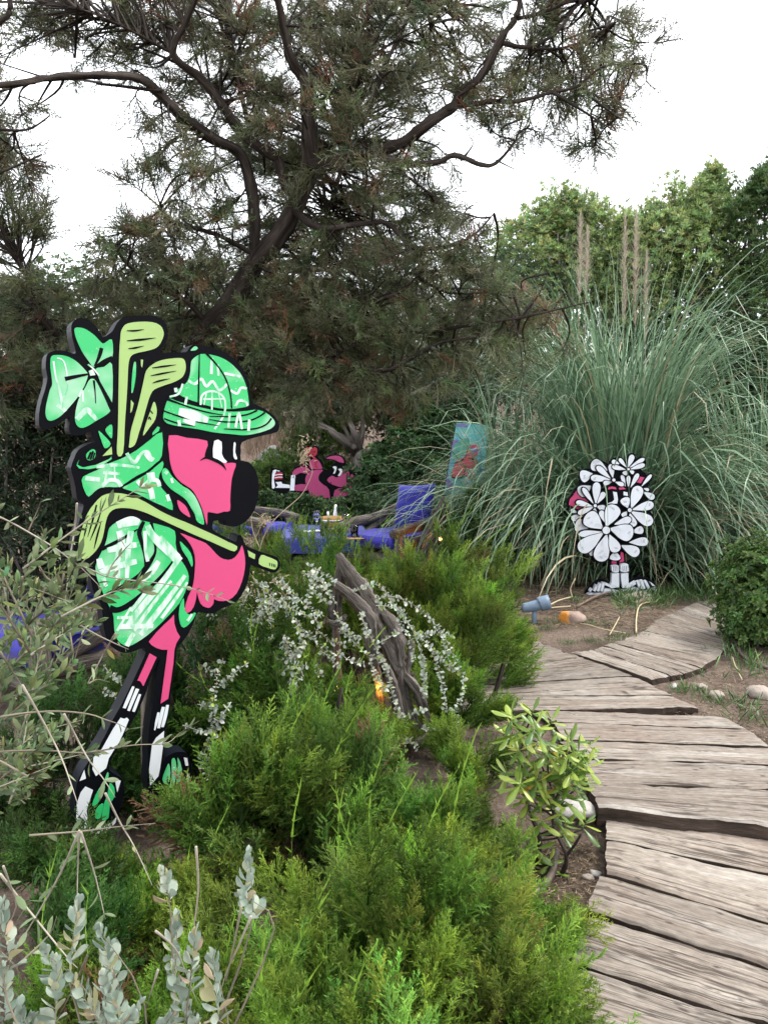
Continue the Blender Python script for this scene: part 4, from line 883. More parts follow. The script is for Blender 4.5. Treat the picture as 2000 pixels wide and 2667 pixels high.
# ---------------------------------------------------------------- leafy templates
def flat_leaf(L, W, fold, curl):
    return np.array([(0, 0, 0), (-W / 2, fold * W - curl * 0.3, L * 0.55), (W / 2, fold * W - curl * 0.3, L * 0.55), (0, -curl, L)]), np.array([[0, 3, 1], [0, 2, 3]]), np.array([0, 0.5, 0.5, 1.0])
def rosette(n, L, W, seed, up=0.7, curl=0.1):
    r = np.random.default_rng(seed); it = []
    for i in range(n):
        a = i * 2.4 + r.normal() * 0.2; e = up * (0.45 + 0.9 * i / n) + 0.1 * r.normal()
        d = np.array([np.cos(a) * np.cos(e), np.sin(a) * np.cos(e), np.sin(e)]); lf = flat_leaf(L * r.uniform(0.8, 1.15), W, 0.2, curl)
        it.append(xf(lf, rot_to(d, r.normal() * 0.5), d * 0.03 * L))
    return merge_tmpl(it)
def leafy(root, name, pos, D, S, tmpl, inner, tip, r, mat=None, amt=0.25, hue=0.12, stuff=False):
    o = np.array(root.location); k = len(pos)
    V, F, C = scatter(tmpl, pos - o, dirmats(D, r.uniform(0, 6.28, k), S), r.integers(0, len(tmpl), k), jitter_cols(k, inner, tip, r, amt, hue))
    return obj(name, mesh_np(name, V, F, mat or M_leaf, C), root)
ROS = [rosette(7, 1.0, 0.26, i, 1.0) for i in range(4)]
ROS_S = [rosette(6, 1.0, 0.46, 10 + i, 0.5) for i in range(4)]
ROS_L = [rosette(6, 1.0, 0.22, 20 + i, 0.8) for i in range(4)]
def crown_pts(lobes, n, r, shell=0.45):
    w = np.array([l[3] * l[4] * l[5] for l in lobes]) ** (2 / 3); w /= w.sum(); pos, out = [], []
    for (x, y, z, a, b, c), k in zip(lobes, (w * n).astype(int) + 1):
        u = r.normal(size=(k, 3)); u /= np.linalg.norm(u, axis=1)[:, None]
        lump = 1 + 0.16 * np.sin(4 * u[:, 0] + 5 * u[:, 1] + x * 3) + 0.12 * np.sin(9 * u[:, 2] + 7 * u[:, 0] + y)
        s = (1 - shell * r.uniform(0, 1, k) ** 2.2) * lump
        pos.append(np.column_stack([x + a * u[:, 0] * s, y + b * u[:, 1] * s, z + c * u[:, 2] * s])); out.append(u)
    return np.vstack(pos), np.vstack(out)
def shrub(name, label, cat, lobes, n, size, inner, tip, tmpl, seed, group=None, trunk=True, trunk_r=0.03, up=0.5, mat=None, amt=0.28, ntr=6, shell=0.45, hue=0.12, bark=None, spires=0):
    """lobes: (x, y, z centre, rx, ry, rz)"""
    r = np.random.default_rng(seed); x0, y0 = np.mean([l[0] for l in lobes]), np.mean([l[1] for l in lobes])
    root = thing(name, label, cat, (x0, y0, float(H(x0, y0))), group=group); o = np.array(root.location)
    if spires:
        extra = []
        for l in lobes:
            for j in range(spires): a_ = r.uniform(0, 6.28); q_ = r.uniform(0.1, 0.95); extra.append((l[0] + l[3] * q_ * math.cos(a_), l[1] + l[4] * q_ * math.sin(a_), l[2] + l[5] * math.sqrt(1 - q_ * q_) * r.uniform(0.85, 1.02), r.uniform(0.05, 0.13), r.uniform(0.05, 0.13), r.uniform(0.12, 0.34)))
        lobes = list(lobes) + extra
    pos, out = crown_pts(lobes, n, r, shell); ok = pos[:, 2] > H(pos[:, 0], pos[:, 1]) + 0.02; pos, out = pos[ok], out[ok]; k = len(pos)
    D = out + r.normal(size=(k, 3)) * 0.5 + [0, 0, up]
    leafy(root, 'crown', pos, D, size * r.uniform(0.7, 1.25, k), tmpl, inner, tip, r, mat, amt, hue)
    if trunk:
        st = []
        for l in lobes[:len(lobes) if not spires else 5]:
            for j in range(ntr):
                u = r.normal(size=3); u[2] = abs(u[2]); u /= np.linalg.norm(u)
                e = np.array(l[:3]) + u * np.array(l[3:]) * r.uniform(0.5, 0.9); b = np.array([x0 + r.normal() * 0.08, y0 + r.normal() * 0.08, H(x0, y0) - 0.05])
                m = b * 0.45 + e * 0.55 + r.normal(size=3) * 0.12; st.append(tube([b - o, (b + m) / 2 + r.normal(size=3) * 0.05 - o, m - o, e - o], [trunk_r, trunk_r * 0.8, trunk_r * 0.55, trunk_r * 0.2], 5, 0.15, 3, r))
        obj('trunk', quad_mesh('trunk', join(st), bark or M_greybark), root)
    return root

# ================================================================ the big juniper tree
GRID = """
778887777777765420000
678887777777775640000
443457766676655530000
640135666664334310000
510345566642100000000
401444566755300000000
422455567776300000000
544566788887642100000
667777888988874100000
777778888886310000000
776666665320000000000
""".split()
def canopy_density(px, py):
    cx, cyy = px / 100 - 0.5, py / 100 - 0.5; i0, j0 = int(math.floor(cx)), int(math.floor(cyy)); fx, fy = cx - i0, cyy - j0
    def g(i, j):
        if j > 10 or i > 20: return 0
        return int(GRID[max(0, j)][max(0, min(20, i))])
    return (g(i0, j0) * (1 - fx) + g(i0 + 1, j0) * fx) * (1 - fy) + (g(i0, j0 + 1) * (1 - fx) + g(i0 + 1, j0 + 1) * fx) * fy

def juniper_tree():
    r = np.random.default_rng(11); base = P(360, 1480, 5.4); base[2] = H(base[0], base[1])
    root = thing('juniper_tree', 'large old juniper tree with dark spreading limbs overhanging the whole garden', 'tree', base)
    o = np.array(root.location); t5 = 5.3
    limbs = [  # (px, py, depth, radius)
        [(330,1500,5.4,.15),(430,1200,5.4,.13),(530,890,5.3,.105),(603,784,5.25,.095),(675,681,5.2,.085),(729,597,5.15,.078),(777,506,5.1,.072),(808,422,5.05,.066),(814,362,5.0,.055),(814,271,5.0,.048),(800,210,5.0,.04),(753,151,4.9,.032),(735,60,4.8,.026),(717,-30,4.7,.02)],
        [(806,430,5.05,.058),(874,416,5.0,.054),(964,388,4.95,.05),(1050,350,4.9,.048),(1123,325,4.85,.046),(1165,283,4.8,.042),(1201,229,4.8,.038),(1250,181,4.75,.033),(1298,108,4.7,.028),(1334,36,4.7,.024),(1358,-30,4.7,.02)],
        [(1165,283,4.8,.03),(1262,267,4.75,.024),(1358,265,4.7,.02),(1442,241,4.65,.017),(1503,223,4.6,.014),(1563,181,4.6,.01),(1653,163,4.6,.005)],
        [(1503,223,4.6,.012),(1563,262,4.6,.01),(1623,313,4.6,.005)], [(1442,241,4.65,.012),(1530,280,4.6,.008),(1600,340,4.6,.004)],
        [(1298,108,4.7,.02),(1382,127,4.7,.016),(1442,78,4.7,.013),(1503,12,4.7,.01),(1560,-20,4.7,.006)], [(1330,50,4.7,.017),(1412,40,4.7,.013),(1503,-5,4.7,.009)], [(1382,127,4.7,.012),(1480,110,4.7,.009),(1600,60,4.7,.005)],
        [(860,425,5.0,.03),(960,405,4.9,.028),(1051,416,4.85,.026),(1129,425,4.8,.024),(1189,416,4.8,.021),(1250,431,4.75,.018),(1292,416,4.75,.014),(1334,362,4.7,.01),(1364,295,4.7,.005)],
        [(990,410,4.9,.017),(1069,464,4.85,.014),(1135,512,4.8,.007)], [(1292,416,4.75,.008),(1340,440,4.7,.004)], [(1200,418,4.8,.008),(1225,380,4.75,.006),(1220,350,4.7,.003)],
        [(760,540,5.1,.035),(850,590,5.0,.03),(930,590,4.95,.026),(1002,585,4.9,.022),(1081,633,4.85,.02),(1171,633,4.8,.016),(1238,603,4.8,.011),(1286,555,4.8,.005)],
        [(723,410,5.15,.05),(651,344,5.1,.045),(573,265,5.0,.04),(512,199,4.9,.034),(452,139,4.8,.028),(470,60,4.7,.022),(518,-20,4.6,.016)], [(741,480,5.15,.05),(723,410,5.15,.05)], [(777,506,5.1,.055),(741,480,5.12,.05)],
        [(663,690,5.2,.05),(668,560,5.2,.05),(621,404,5.1,.05),(542,356,5.0,.047),(470,295,4.9,.044),(422,235,4.8,.042),(370,205,4.7,.038),(300,186,4.6,.033),(211,194,4.5,.028),(120,205,4.4,.026),(60,220,4.3,.024),(-60,225,4.2,.02)],
        [(422,235,4.8,.016),(330,240,4.7,.013),(250,215,4.6,.01)], [(663,663,5.2,.025),(579,621,5.1,.02),(506,597,5.0,.016),(434,579,4.9,.012),(416,536,4.85,.006)],
        [(545,850,5.3,.03),(482,790,5.2,.025),(410,741,5.1,.019),(337,693,5.0,.012),(290,630,4.9,.006)], [(230,1000,5.2,.055),(169,892,5.1,.045),(108,814,5.0,.036),(72,753,4.9,.028),(48,669,4.8,.014)],
        [(420,1250,5.5,.08),(560,1080,5.6,.07),(640,1010,5.6,.06),(690,950,5.5,.05),(740,880,5.5,.042),(784,700,5.6,.034),(844,560,5.6,.028),(870,470,5.6,.024),(900,330,5.5,.02),(960,180,5.0,.022),(1010,40,4.9,.015)],
        [(690,960,5.5,.04),(727,970,5.4,.036),(811,968,5.2,.032),(895,945,5.0,.027),(959,953,4.9,.02),(1013,991,4.85,.01)], [(811,968,5.2,.02),(845,953,5.1,.018),(887,911,5.0,.014),(937,894,4.9,.008)],
        [(760,860,5.4,.03),(853,827,5.2,.026),(912,812,5.1,.022),(971,789,5.0,.018),(1043,742,4.9,.013),(1100,700,4.85,.006)], [(895,945,5.0,.02),(1000,950,4.9,.02),(1047,940,4.85,.018),(1106,915,4.8,.015),(1161,894,4.8,.012),(1240,878,4.75,.006)],
        [(980,860,5.0,.02),(1100,865,4.9,.018),(1262,844,4.8,.015),(1352,832,4.75,.012),(1442,814,4.7,.009),(1540,785,4.7,.004)], [(1080,711,4.9,.013),(1180,760,4.85,.01),(1290,760,4.8,.006)], [(1352,832,4.75,.008),(1400,770,4.7,.006),(1430,700,4.7,.003)],
        [(960,300,5.0,.02),(1000,180,4.95,.016),(1060,70,4.9,.012),(1100,-10,4.9,.008)], [(452,139,4.8,.016),(380,100,4.7,.012),(290,60,4.6,.008),(200,20,4.5,.005)], [(-60,330,4.3,.014),(60,335,4.3,.01),(130,300,4.3,.006)], [(-60,470,4.2,.012),(40,450,4.2,.009),(110,400,4.2,.005)],
        [(-80,90,4.0,.03),(10,50,4.0,.022),(25,-20,4.0,.018)], [(814,271,5.0,.022),(900,215,4.95,.016),(1000,120,4.9,.012),(1120,60,4.85,.007)], [(651,344,5.1,.02),(620,200,5.0,.014),(600,60,4.9,.009)], [(573,265,5.0,.016),(640,240,5.0,.012),(720,200,4.95,.009)],
        [(663,1000,5.5,.02),(720,900,5.3,.016),(820,890,5.2,.012)], [(280,1080,5.2,.02),(200,1040,5.0,.015),(90,1020,4.9,.01),(-30,1010,4.8,.006)], [(240,1010,5.2,.018),(330,960,5.1,.012),(420,930,5.0,.008)]]
    parts, nodes = [], []; bold = np.vstack([crom([(q[0], q[1]) for q in limbs[i]], 6) for i in (0, 1, 13, 16)])
    for lb in limbs:
        pts = np.array([P(a, b, d) for a, b, d, _ in lb]); rad = [q[3] * (0.8 if lb[0][3] > 0.12 else 0.68) for q in lb]
        pts[1:-1] += r.normal(size=(len(pts) - 2, 3)) * 0.016
        parts.append(tube(pts - o, rad, 9 if max(rad) > 0.03 else 6, 0.22, 5, r)); nodes.append(crom(pts, 4))
    obj('trunk', quad_mesh('trunk', join(parts), M_bark), root)
    nodes = np.vstack(nodes)
    # leafy twigs: each grows from the nearest limb to a spot in the crown, sprigs along it
    tw, pos, D, S = [], [], [], []
    dep = 5.0; tries = 0; made = 0
    while made < 1400 and tries < 14000:
        tries += 1
        px, py = r.uniform(-120, 1720), r.uniform(-140, 1080); dn = canopy_density(px, py)
        if r.uniform() > (dn / 9.0) ** 1.25: continue
        near = np.min(np.hypot(bold[:, 0] - px, bold[:, 1] - py)) < 62      # the main limbs stay in front of most of the foliage
        c = P(px, py, r.uniform(5.55, 6.9) if near and r.uniform() < 0.74 else (r.uniform(4.7, 6.7) if dn > 6 else r.uniform(4.5, 5.9)))
        dd = np.linalg.norm(nodes - c, axis=1); nb = nodes[np.argmin(dd + r.uniform(0, 0.25, len(dd)))]; dist = np.linalg.norm(c - nb)
        if dist > (1.3 if dn > 5 else 0.8): continue
        mx, my = to_px((nb * 0.45 + c * 0.55)[None]); 
        if canopy_density(float(mx[0]), float(my[0])) < 2.2: continue
        made += 1
        m = (nb + c) / 2 + r.normal(size=3) * 0.10 * dist + [0, 0, 0.06 * dist]
        pl = crom([nb, m, c], 4)
        tw.append(tube(pl - o, np.linspace(0.007 + 0.004 * min(dist, 1), 0.0022, len(pl)), 3, 0.1, 1, r, caps=False))
        n = int(r.integers(8, 13)); L = 0.19; jit = r.normal(size=3) * 0.25
        for k in range(n):
            f = 1 - (k / n) ** 1.3 * min(0.55, 0.30 / max(dist, 0.2)); q = pl[0] * 0; ff = f * (len(pl) - 1); i = min(int(ff), len(pl) - 2); q = pl[i] * (1 - ff + i) + pl[i + 1] * (ff - i)
            d = (pl[-1] - pl[-3]); d = d / (np.linalg.norm(d) + 1e-6) * 0.8 + jit + r.normal(size=3) * [0.5, 0.5, 0.3] + [0, 0, 0.08]
            pos.append(q); D.append(d); S.append(L * r.uniform(0.65, 1.35))
    obj('twigs', quad_mesh('twigs', join(tw), M_bark), root)['kind'] = 'stuff'
    pos, D, S = np.array(pos), np.array(D), np.array(S); k = len(pos)
    tm = [sprig(100 + i, 10, 3, 0.62, 0.026, 0.35, 0.0, 0.5) for i in range(6)]
    cols = jitter_cols(k, (0.078, 0.080, 0.050), (0.245, 0.245, 0.145), r, 0.26, 0.06)
    dry = r.uniform(size=k) < 0.04 + 0.10 * (np.sin(pos[:, 0] * 3.1 + pos[:, 2] * 4.3) > 0.55); cols[dry] = jitter_cols(int(dry.sum()), (0.10, 0.055, 0.036), (0.28, 0.15, 0.09), r)
    gr_ = (r.uniform(size=k) < np.interp(pos[:, 2], [1.6, 3.2, 5.0], [0.65, 0.40, 0.15])) & ~dry; cols[gr_] = jitter_cols(int(gr_.sum()), (0.055, 0.075, 0.038), (0.19, 0.235, 0.105), r, 0.25)
    V, F, C = scatter(tm, pos - o, dirmats(D, r.uniform(0, 6.28, k), S), r.integers(0, 6, k), cols)
    obj('crown', mesh_np('crown', V, F, M_leaf, C), root)
    # round cones among the sprigs
    ico = np.array([(0, 0, 1), (.894, 0, .447), (.276, .851, .447), (-.724, .526, .447), (-.724, -.526, .447), (.276, -.851, .447), (.724, .526, -.447), (-.276, .851, -.447), (-.894, 0, -.447), (-.276, -.851, -.447), (.724, -.526, -.447), (0, 0, -1)])
    icf = np.array([(0,1,2),(0,2,3),(0,3,4),(0,4,5),(0,5,1),(1,6,2),(2,7,3),(3,8,4),(4,9,5),(5,10,1),(6,7,2),(7,8,3),(8,9,4),(9,10,5),(10,6,1),(11,7,6),(11,8,7),(11,9,8),(11,10,9),(11,6,10)])
    sel = r.choice(k, 150, replace=False); cp = np.repeat(pos[sel], 5, 0) + r.normal(size=(750, 3)) * 0.032
    V, F, C = scatter([(ico, icf, np.ones(12))], cp - o, dirmats(r.normal(size=(750, 3)), r.uniform(0, 6, 750), r.uniform(0.008, 0.0135, 750)), np.zeros(750, int), jitter_cols(750, (0.03, 0.035, 0.03), (0.060, 0.070, 0.055), r, 0.4))
    tag(obj('cones', mesh_np('cones', V, F, M_twig, C, smooth=True), root), kind='stuff')
    return root
juniper_tree()

# ================================================================ foreground junipers
def W(px, py, z): return G(px, py, z)
def lobe(px, py, Y, rx, ry, h):
    q = P(px, py, Y); return (q[0], q[1], rx, ry, h)
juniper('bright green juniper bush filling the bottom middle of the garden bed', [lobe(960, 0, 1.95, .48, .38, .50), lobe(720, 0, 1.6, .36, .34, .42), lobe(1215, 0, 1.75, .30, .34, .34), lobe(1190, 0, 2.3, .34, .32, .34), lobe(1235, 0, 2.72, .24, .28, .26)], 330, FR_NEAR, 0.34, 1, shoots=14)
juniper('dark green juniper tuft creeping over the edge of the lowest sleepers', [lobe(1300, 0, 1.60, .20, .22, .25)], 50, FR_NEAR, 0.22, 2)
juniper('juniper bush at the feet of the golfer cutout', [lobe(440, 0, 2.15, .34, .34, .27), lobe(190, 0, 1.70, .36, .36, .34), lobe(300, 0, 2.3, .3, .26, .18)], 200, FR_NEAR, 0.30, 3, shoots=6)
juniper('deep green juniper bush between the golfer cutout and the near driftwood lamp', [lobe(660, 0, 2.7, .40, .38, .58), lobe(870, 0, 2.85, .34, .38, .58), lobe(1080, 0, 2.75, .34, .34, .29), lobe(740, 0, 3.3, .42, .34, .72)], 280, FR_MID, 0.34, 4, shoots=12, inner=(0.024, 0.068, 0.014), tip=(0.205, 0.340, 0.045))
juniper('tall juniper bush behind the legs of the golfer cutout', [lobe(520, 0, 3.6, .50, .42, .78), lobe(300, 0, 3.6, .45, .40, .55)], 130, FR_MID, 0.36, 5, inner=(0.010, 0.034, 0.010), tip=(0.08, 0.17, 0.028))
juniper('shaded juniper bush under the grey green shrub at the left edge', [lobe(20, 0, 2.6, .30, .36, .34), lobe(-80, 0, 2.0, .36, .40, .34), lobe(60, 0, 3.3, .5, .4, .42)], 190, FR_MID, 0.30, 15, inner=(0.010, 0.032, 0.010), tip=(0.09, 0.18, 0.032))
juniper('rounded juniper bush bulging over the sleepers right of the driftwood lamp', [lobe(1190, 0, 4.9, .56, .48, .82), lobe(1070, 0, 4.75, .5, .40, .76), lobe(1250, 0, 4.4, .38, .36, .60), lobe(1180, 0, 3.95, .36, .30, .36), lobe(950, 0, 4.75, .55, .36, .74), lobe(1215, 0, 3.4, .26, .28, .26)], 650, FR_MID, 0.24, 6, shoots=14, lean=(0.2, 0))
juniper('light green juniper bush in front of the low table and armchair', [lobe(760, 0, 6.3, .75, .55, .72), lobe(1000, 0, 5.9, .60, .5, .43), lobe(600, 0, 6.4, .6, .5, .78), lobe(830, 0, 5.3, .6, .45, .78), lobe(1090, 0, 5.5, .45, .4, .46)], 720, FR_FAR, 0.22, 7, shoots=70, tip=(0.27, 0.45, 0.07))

# ================================================================ pampas grass
def pampas(label, base, n, Lr, seed, spread=0.42, cols=((0.075, 0.145, 0.080), (0.27, 0.40, 0.245)), skirt=0.25, width=0.011, plumes=(), upright=0.25, keep_out=None):
    r = np.random.default_rng(seed); root = thing('pampas_grass', label, 'pampas grass', (base[0], base[1], float(H(base[0], base[1]))), group='pampas grass clumps')
    ns = 10; th = r.uniform(0, 2 * np.pi, n); L = r.uniform(*Lr, n); up = r.uniform(size=n) < upright
    lean = np.where(up, np.abs(r.normal(0, 0.11, n)), np.abs(r.normal(0.42, 0.22, n))); bend = np.where(up, r.uniform(0.3, 2.4, n), r.uniform(1.5, 3.3, n)); L = np.where(up, L * r.uniform(1.08, 1.36, n), L * r.uniform(0.6, 1.05, n))
    low = r.uniform(size=n) < skirt; lean = np.where(low, r.uniform(0.7, 1.25, n), lean); bend = np.where(low, r.uniform(0.7, 1.7, n), bend); L = np.where(low, L * 0.72, L)
    rad = spread * np.sqrt(r.uniform(size=n)); out = np.column_stack([np.cos(th), np.sin(th)]); sd = th + r.normal(0, 0.75, n); hd = np.column_stack([np.cos(sd), np.sin(sd)])
    P0 = np.column_stack([out * rad[:, None], np.zeros(n)]); cur = P0.copy(); pts = [cur.copy()]; tw = r.normal(0, 0.5, n); kink = np.where(r.uniform(size=n) < 0.10, r.integers(4, 9, n), 99)
    for s in range(ns):
        t = (s + 0.5) / ns; a = lean + bend * np.where(up, t ** 3.2 * 1.5, t ** 1.9); a = a + np.where((s == kink), 0.9, 0.0); step = (L / ns)[:, None] * np.column_stack([hd * np.sin(a)[:, None], np.cos(a)]); lean = lean + np.where((s == kink), 0.7, 0.0); cur = cur + step; cur[:, 2] = np.maximum(cur[:, 2], 0.01 + 0.05 * r.uniform(size=n)); pts.append(cur.copy())
    pts = np.stack(pts, 1); side = np.column_stack([-np.sin(sd + tw), np.cos(sd + tw), 0.25 * r.normal(size=n)]); prof = np.interp(np.linspace(0, 1, ns + 1), [0, 0.3, 0.75, 1], [0.8, 1.0, 0.7, 0.10])
    wv = width * r.uniform(0.6, 1.25, n)[:, None] * prof[None]; A = pts + side[:, None, :] * wv[..., None] * 0.5; B = pts - side[:, None, :] * wv[..., None] * 0.5
    V = np.stack([A, B], 2).reshape(n, -1, 3); q = np.arange(ns); Ft = np.concatenate([np.stack([2 * q, 2 * q + 1, 2 * q + 3], -1), np.stack([2 * q, 2 * q + 3, 2 * q + 2], -1)])
    F = (Ft[None] + (np.arange(n) * 2 * (ns + 1))[:, None, None]).reshape(-1, 3)
    if keep_out is not None:                               # blades held back behind the board that stands against the clump
        rx_ = pts[..., 0] + base[0]; ry_ = pts[..., 1] + base[1]; bad = ((ry_ < keep_out[1]) & (np.abs(rx_ - keep_out[0]) < keep_out[2])).any(1) & (r.uniform(size=n) < 0.96)
        V, F0 = V[~bad], None; n = int((~bad).sum()); low = low[~bad]; F = (Ft[None] + (np.arange(n) * 2 * (ns + 1))[:, None, None]).reshape(-1, 3)
    c = np.array(cols[0])[None] + (np.array(cols[1]) - cols[0])[None] * r.uniform(size=(n, 1)) ** 1.3; dead = r.uniform(size=n) < np.where(low, 0.34, 0.07); c[dead] = np.array([0.42, 0.36, 0.23]) * r.uniform(0.5, 1.1, (int(dead.sum()), 1))
    C = np.repeat(c[:, None, :], 2 * (ns + 1), 1)
    tag(obj('blades', mesh_np('blades', V.reshape(-1, 3), F, M_blade, C.reshape(-1, 3), smooth=True), root), kind='stuff')
    o = np.array(root.location)
    for (px, py, pyb, Y, wpx) in plumes:
        top, bot = P(px, py, Y), P(px + (pyb - py) * 0.01 - 6, pyb, Y); it = []; ln = np.linalg.norm(top - bot); w = wpx * Y / 2000
        it.append(thin(bot - (top - bot) * 1.2, top, 0.012, r, 0.3, 0.6))
        for k in range(420):
            t = r.uniform() ** 0.8; b = bot + (top - bot) * t; pr = math.sin(math.pi * min(1, 0.12 + 0.85 * t)) ** 0.7; d = np.array([r.normal() * 0.5 * w * pr, r.normal() * 0.5 * w * pr, r.uniform(0.06, 0.16) * ln])
            it.append(thin(b, b + d, 0.0042, r, r.uniform(0.1, 0.6), r.uniform(0.6, 1)))
        v, f, t = merge_tmpl(it); cc = np.array([0.36, 0.28, 0.21])[None] * (1 - t[:, None]) + np.array([0.60, 0.53, 0.45])[None] * t[:, None]
        obj('plume', mesh_np('plume', v - o, f, M_leaf, cc), root)
    return root
pb = P(1600, 1480, 8.75)
pampas('huge pampas grass clump with tan plumes behind the flower cutout', pb, 5400, (2.25, 3.2), 31, 0.55, width=0.021, skirt=0.32, upright=0.26, keep_out=(fp0[0], fp0[1] + 0.1, 0.50),
       plumes=((1512, 565, 780, 8.8, 26), (1530, 600, 770, 8.6, 20), (1628, 575, 850, 8.7, 20), (1657, 565, 850, 8.8, 24), (1684, 665, 900, 8.6, 18)))
pb2 = P(1990, 1420, 8.6)
pampas('second pampas grass clump arching in from the right edge', pb2, 1700, (1.9, 2.8), 32, 0.45, width=0.018, skirt=0.25, upright=0.14)
pb3 = P(1330, 1440, 8.9)
pampas('lower pampas grass fountain leaning over the painted panel', pb3, 1200, (1.7, 2.4), 33, 0.35, width=0.017, skirt=0.2, upright=0.12)

# ================================================================ background trees and shrubs
def L3(px, py, Y, rx, ry, rz):
    q = P(px, py, Y); return (q[0], q[1], q[2], rx, ry, rz)
PIT_IN, PIT_TIP = (0.11, 0.165, 0.065), (0.36, 0.45, 0.18)  # tip colour lightened and greyed to paint in a slight haze
BG = 'evergreen trees behind the pampas grass'
shrub('evergreen_tree', 'yellowish green evergreen tree above the pampas plumes', 'tree', [L3(1480, 780, 13, 1.5, 1.1, 1.5), L3(1400, 700, 13, .7, .8, .9), L3(1570, 680, 13.2, .9, .9, .8), L3(1480, 640, 13, .6, .6, .7)], 8500, 0.082, PIT_IN, PIT_TIP, ROS, 41, BG, trunk_r=0.07, up=1.5, spires=16)
shrub('evergreen_tree', 'tallest evergreen tree with a pointed tip against the sky', 'tree', [L3(1760, 760, 12.5, 1.3, 1.1, 1.5), L3(1830, 660, 12.5, .8, .75, .8), L3(1850, 540, 12.5, .26, .3, .5), L3(1700, 680, 12.4, .8, .7, .7), L3(1640, 800, 12.2, .8, .7, 1.0)], 8500, 0.082, PIT_IN, PIT_TIP, ROS, 42, BG, trunk_r=0.07, up=1.5, spires=16)
shrub('evergreen_tree', 'dark evergreen tree at the right edge of the view', 'tree', [L3(2010, 700, 12.0, 1.0, 1.0, 1.5), L3(1970, 600, 12, .6, .5, .6), L3(2040, 540, 12, .6, .5, .6), L3(1960, 900, 11.8, 1.3, .9, 1.2), L3(2150, 800, 12, 1.3, 1.0, 2.0)], 7500, 0.082, (0.035, 0.07, 0.026), (0.14, 0.22, 0.075), ROS, 43, BG, trunk_r=0.07, up=1.3, spires=16)
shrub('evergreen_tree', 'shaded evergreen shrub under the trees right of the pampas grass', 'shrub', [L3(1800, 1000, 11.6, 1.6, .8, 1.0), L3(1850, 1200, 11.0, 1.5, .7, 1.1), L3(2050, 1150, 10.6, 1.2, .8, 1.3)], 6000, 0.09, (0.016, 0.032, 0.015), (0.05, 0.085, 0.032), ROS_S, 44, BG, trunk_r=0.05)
shrub('evergreen_tree', 'grey green tree in the gap behind the painted panel', 'tree', [L3(1200, 830, 13.5, 1.6, 1.0, 1.2), L3(1060, 950, 13, 1.3, .9, 1.0), L3(1250, 1050, 12.5, 1.3, .9, 1.2), L3(1330, 850, 12.8, 1.0, .9, 1.2)], 8000, 0.09, (0.035, 0.06, 0.032), (0.12, 0.175, 0.095), ROS_L, 45, BG, trunk_r=0.06)
shrub('evergreen_tree', 'pale green tree behind the crown of the juniper tree', 'tree', [L3(560, 870, 15, 2.0, 1.2, 1.3), L3(250, 850, 15, 2.0, 1.2, 1.2), L3(850, 900, 15.5, 1.8, 1.2, 1.1), L3(-50, 880, 14, 1.6, 1.2, 1.4)], 7000, 0.11, (0.04, 0.07, 0.035), (0.13, 0.19, 0.08), ROS_S, 46, BG, trunk_r=0.07)
shrub('lentisk_shrub', 'dark lentisk shrub between the driftwood chair and the grey gnarled tree', 'shrub', [L3(1090, 1220, 11.4, .75, .6, .8), L3(1020, 1260, 10.9, .6, .5, .5), L3(1150, 1150, 11.8, .7, .6, .9), L3(1180, 1300, 10.6, .6, .5, .6)], 4200, 0.08, (0.012, 0.035, 0.012), (0.05, 0.11, 0.03), ROS_S, 47, None)
shrub('clipped_hedge', 'clipped dark green hedge in front of the reclining cutout', 'hedge', [L3(760, 1355, 10.3, .62, .36, .30), L3(880, 1355, 10.2, .62, .36, .30), L3(980, 1345, 10.3, .55, .36, .38), L3(680, 1352, 10.4, .4, .34, .32)], 4800, 0.065, (0.013, 0.032, 0.012), (0.055, 0.105, 0.035), ROS_S, 48, None, shell=0.3)
shrub('lentisk_shrub', 'light green leafy shrub behind the reclining cutout', 'shrub', [L3(760, 1240, 12.0, .55, .4, .45), L3(840, 1150, 12.4, .5, .4, .6), L3(690, 1250, 11.8, .4, .3, .3)], 2200, 0.08, (0.05, 0.10, 0.025), (0.17, 0.26, 0.07), ROS, 49, None)
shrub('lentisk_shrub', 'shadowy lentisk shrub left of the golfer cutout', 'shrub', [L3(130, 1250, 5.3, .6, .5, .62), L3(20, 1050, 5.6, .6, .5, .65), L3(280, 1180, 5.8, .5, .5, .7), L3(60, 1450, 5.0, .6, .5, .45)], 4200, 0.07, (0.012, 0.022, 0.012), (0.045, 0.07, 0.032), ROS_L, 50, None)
shrub('leafy_shrub', 'small leaved green shrub between the chair lamp and the pampas grass', 'shrub', [L3(1215, 1400, 7.9, .26, .25, .34), L3(1265, 1440, 7.7, .24, .24, .30), L3(1195, 1470, 7.6, .22, .22, .22), L3(1250, 1330, 8.0, .16, .16, .26)], 2600, 0.045, (0.025, 0.06, 0.018), (0.11, 0.19, 0.05), ROS_S, 51, None, trunk_r=0.012)
shrub('leafy_shrub', 'twiggy half bare shrub right of the flower cutout', 'shrub', [L3(1760, 1380, 8.3, .42, .35, .42), L3(1860, 1400, 8.2, .38, .3, .40), L3(1720, 1300, 8.5, .35, .3, .3), L3(1800, 1480, 8.0, .4, .3, .2)], 1000, 0.055, (0.022, 0.045, 0.02), (0.075, 0.125, 0.05), ROS_S, 52, None, trunk_r=0.014, ntr=16)
shrub('leafy_shrub', 'rounded green shrub at the right edge beside the branch path', 'shrub', [L3(2000, 1540, 5.5, .36, .34, .40), L3(1970, 1600, 5.4, .24, .25, .22), L3(2080, 1560, 5.6, .4, .4, .42), L3(1960, 1480, 5.6, .2, .2, .18)], 3600, 0.042, (0.028, 0.065, 0.02), (0.13, 0.22, 0.055), ROS_S, 53, None, trunk_r=0.012, ntr=8)

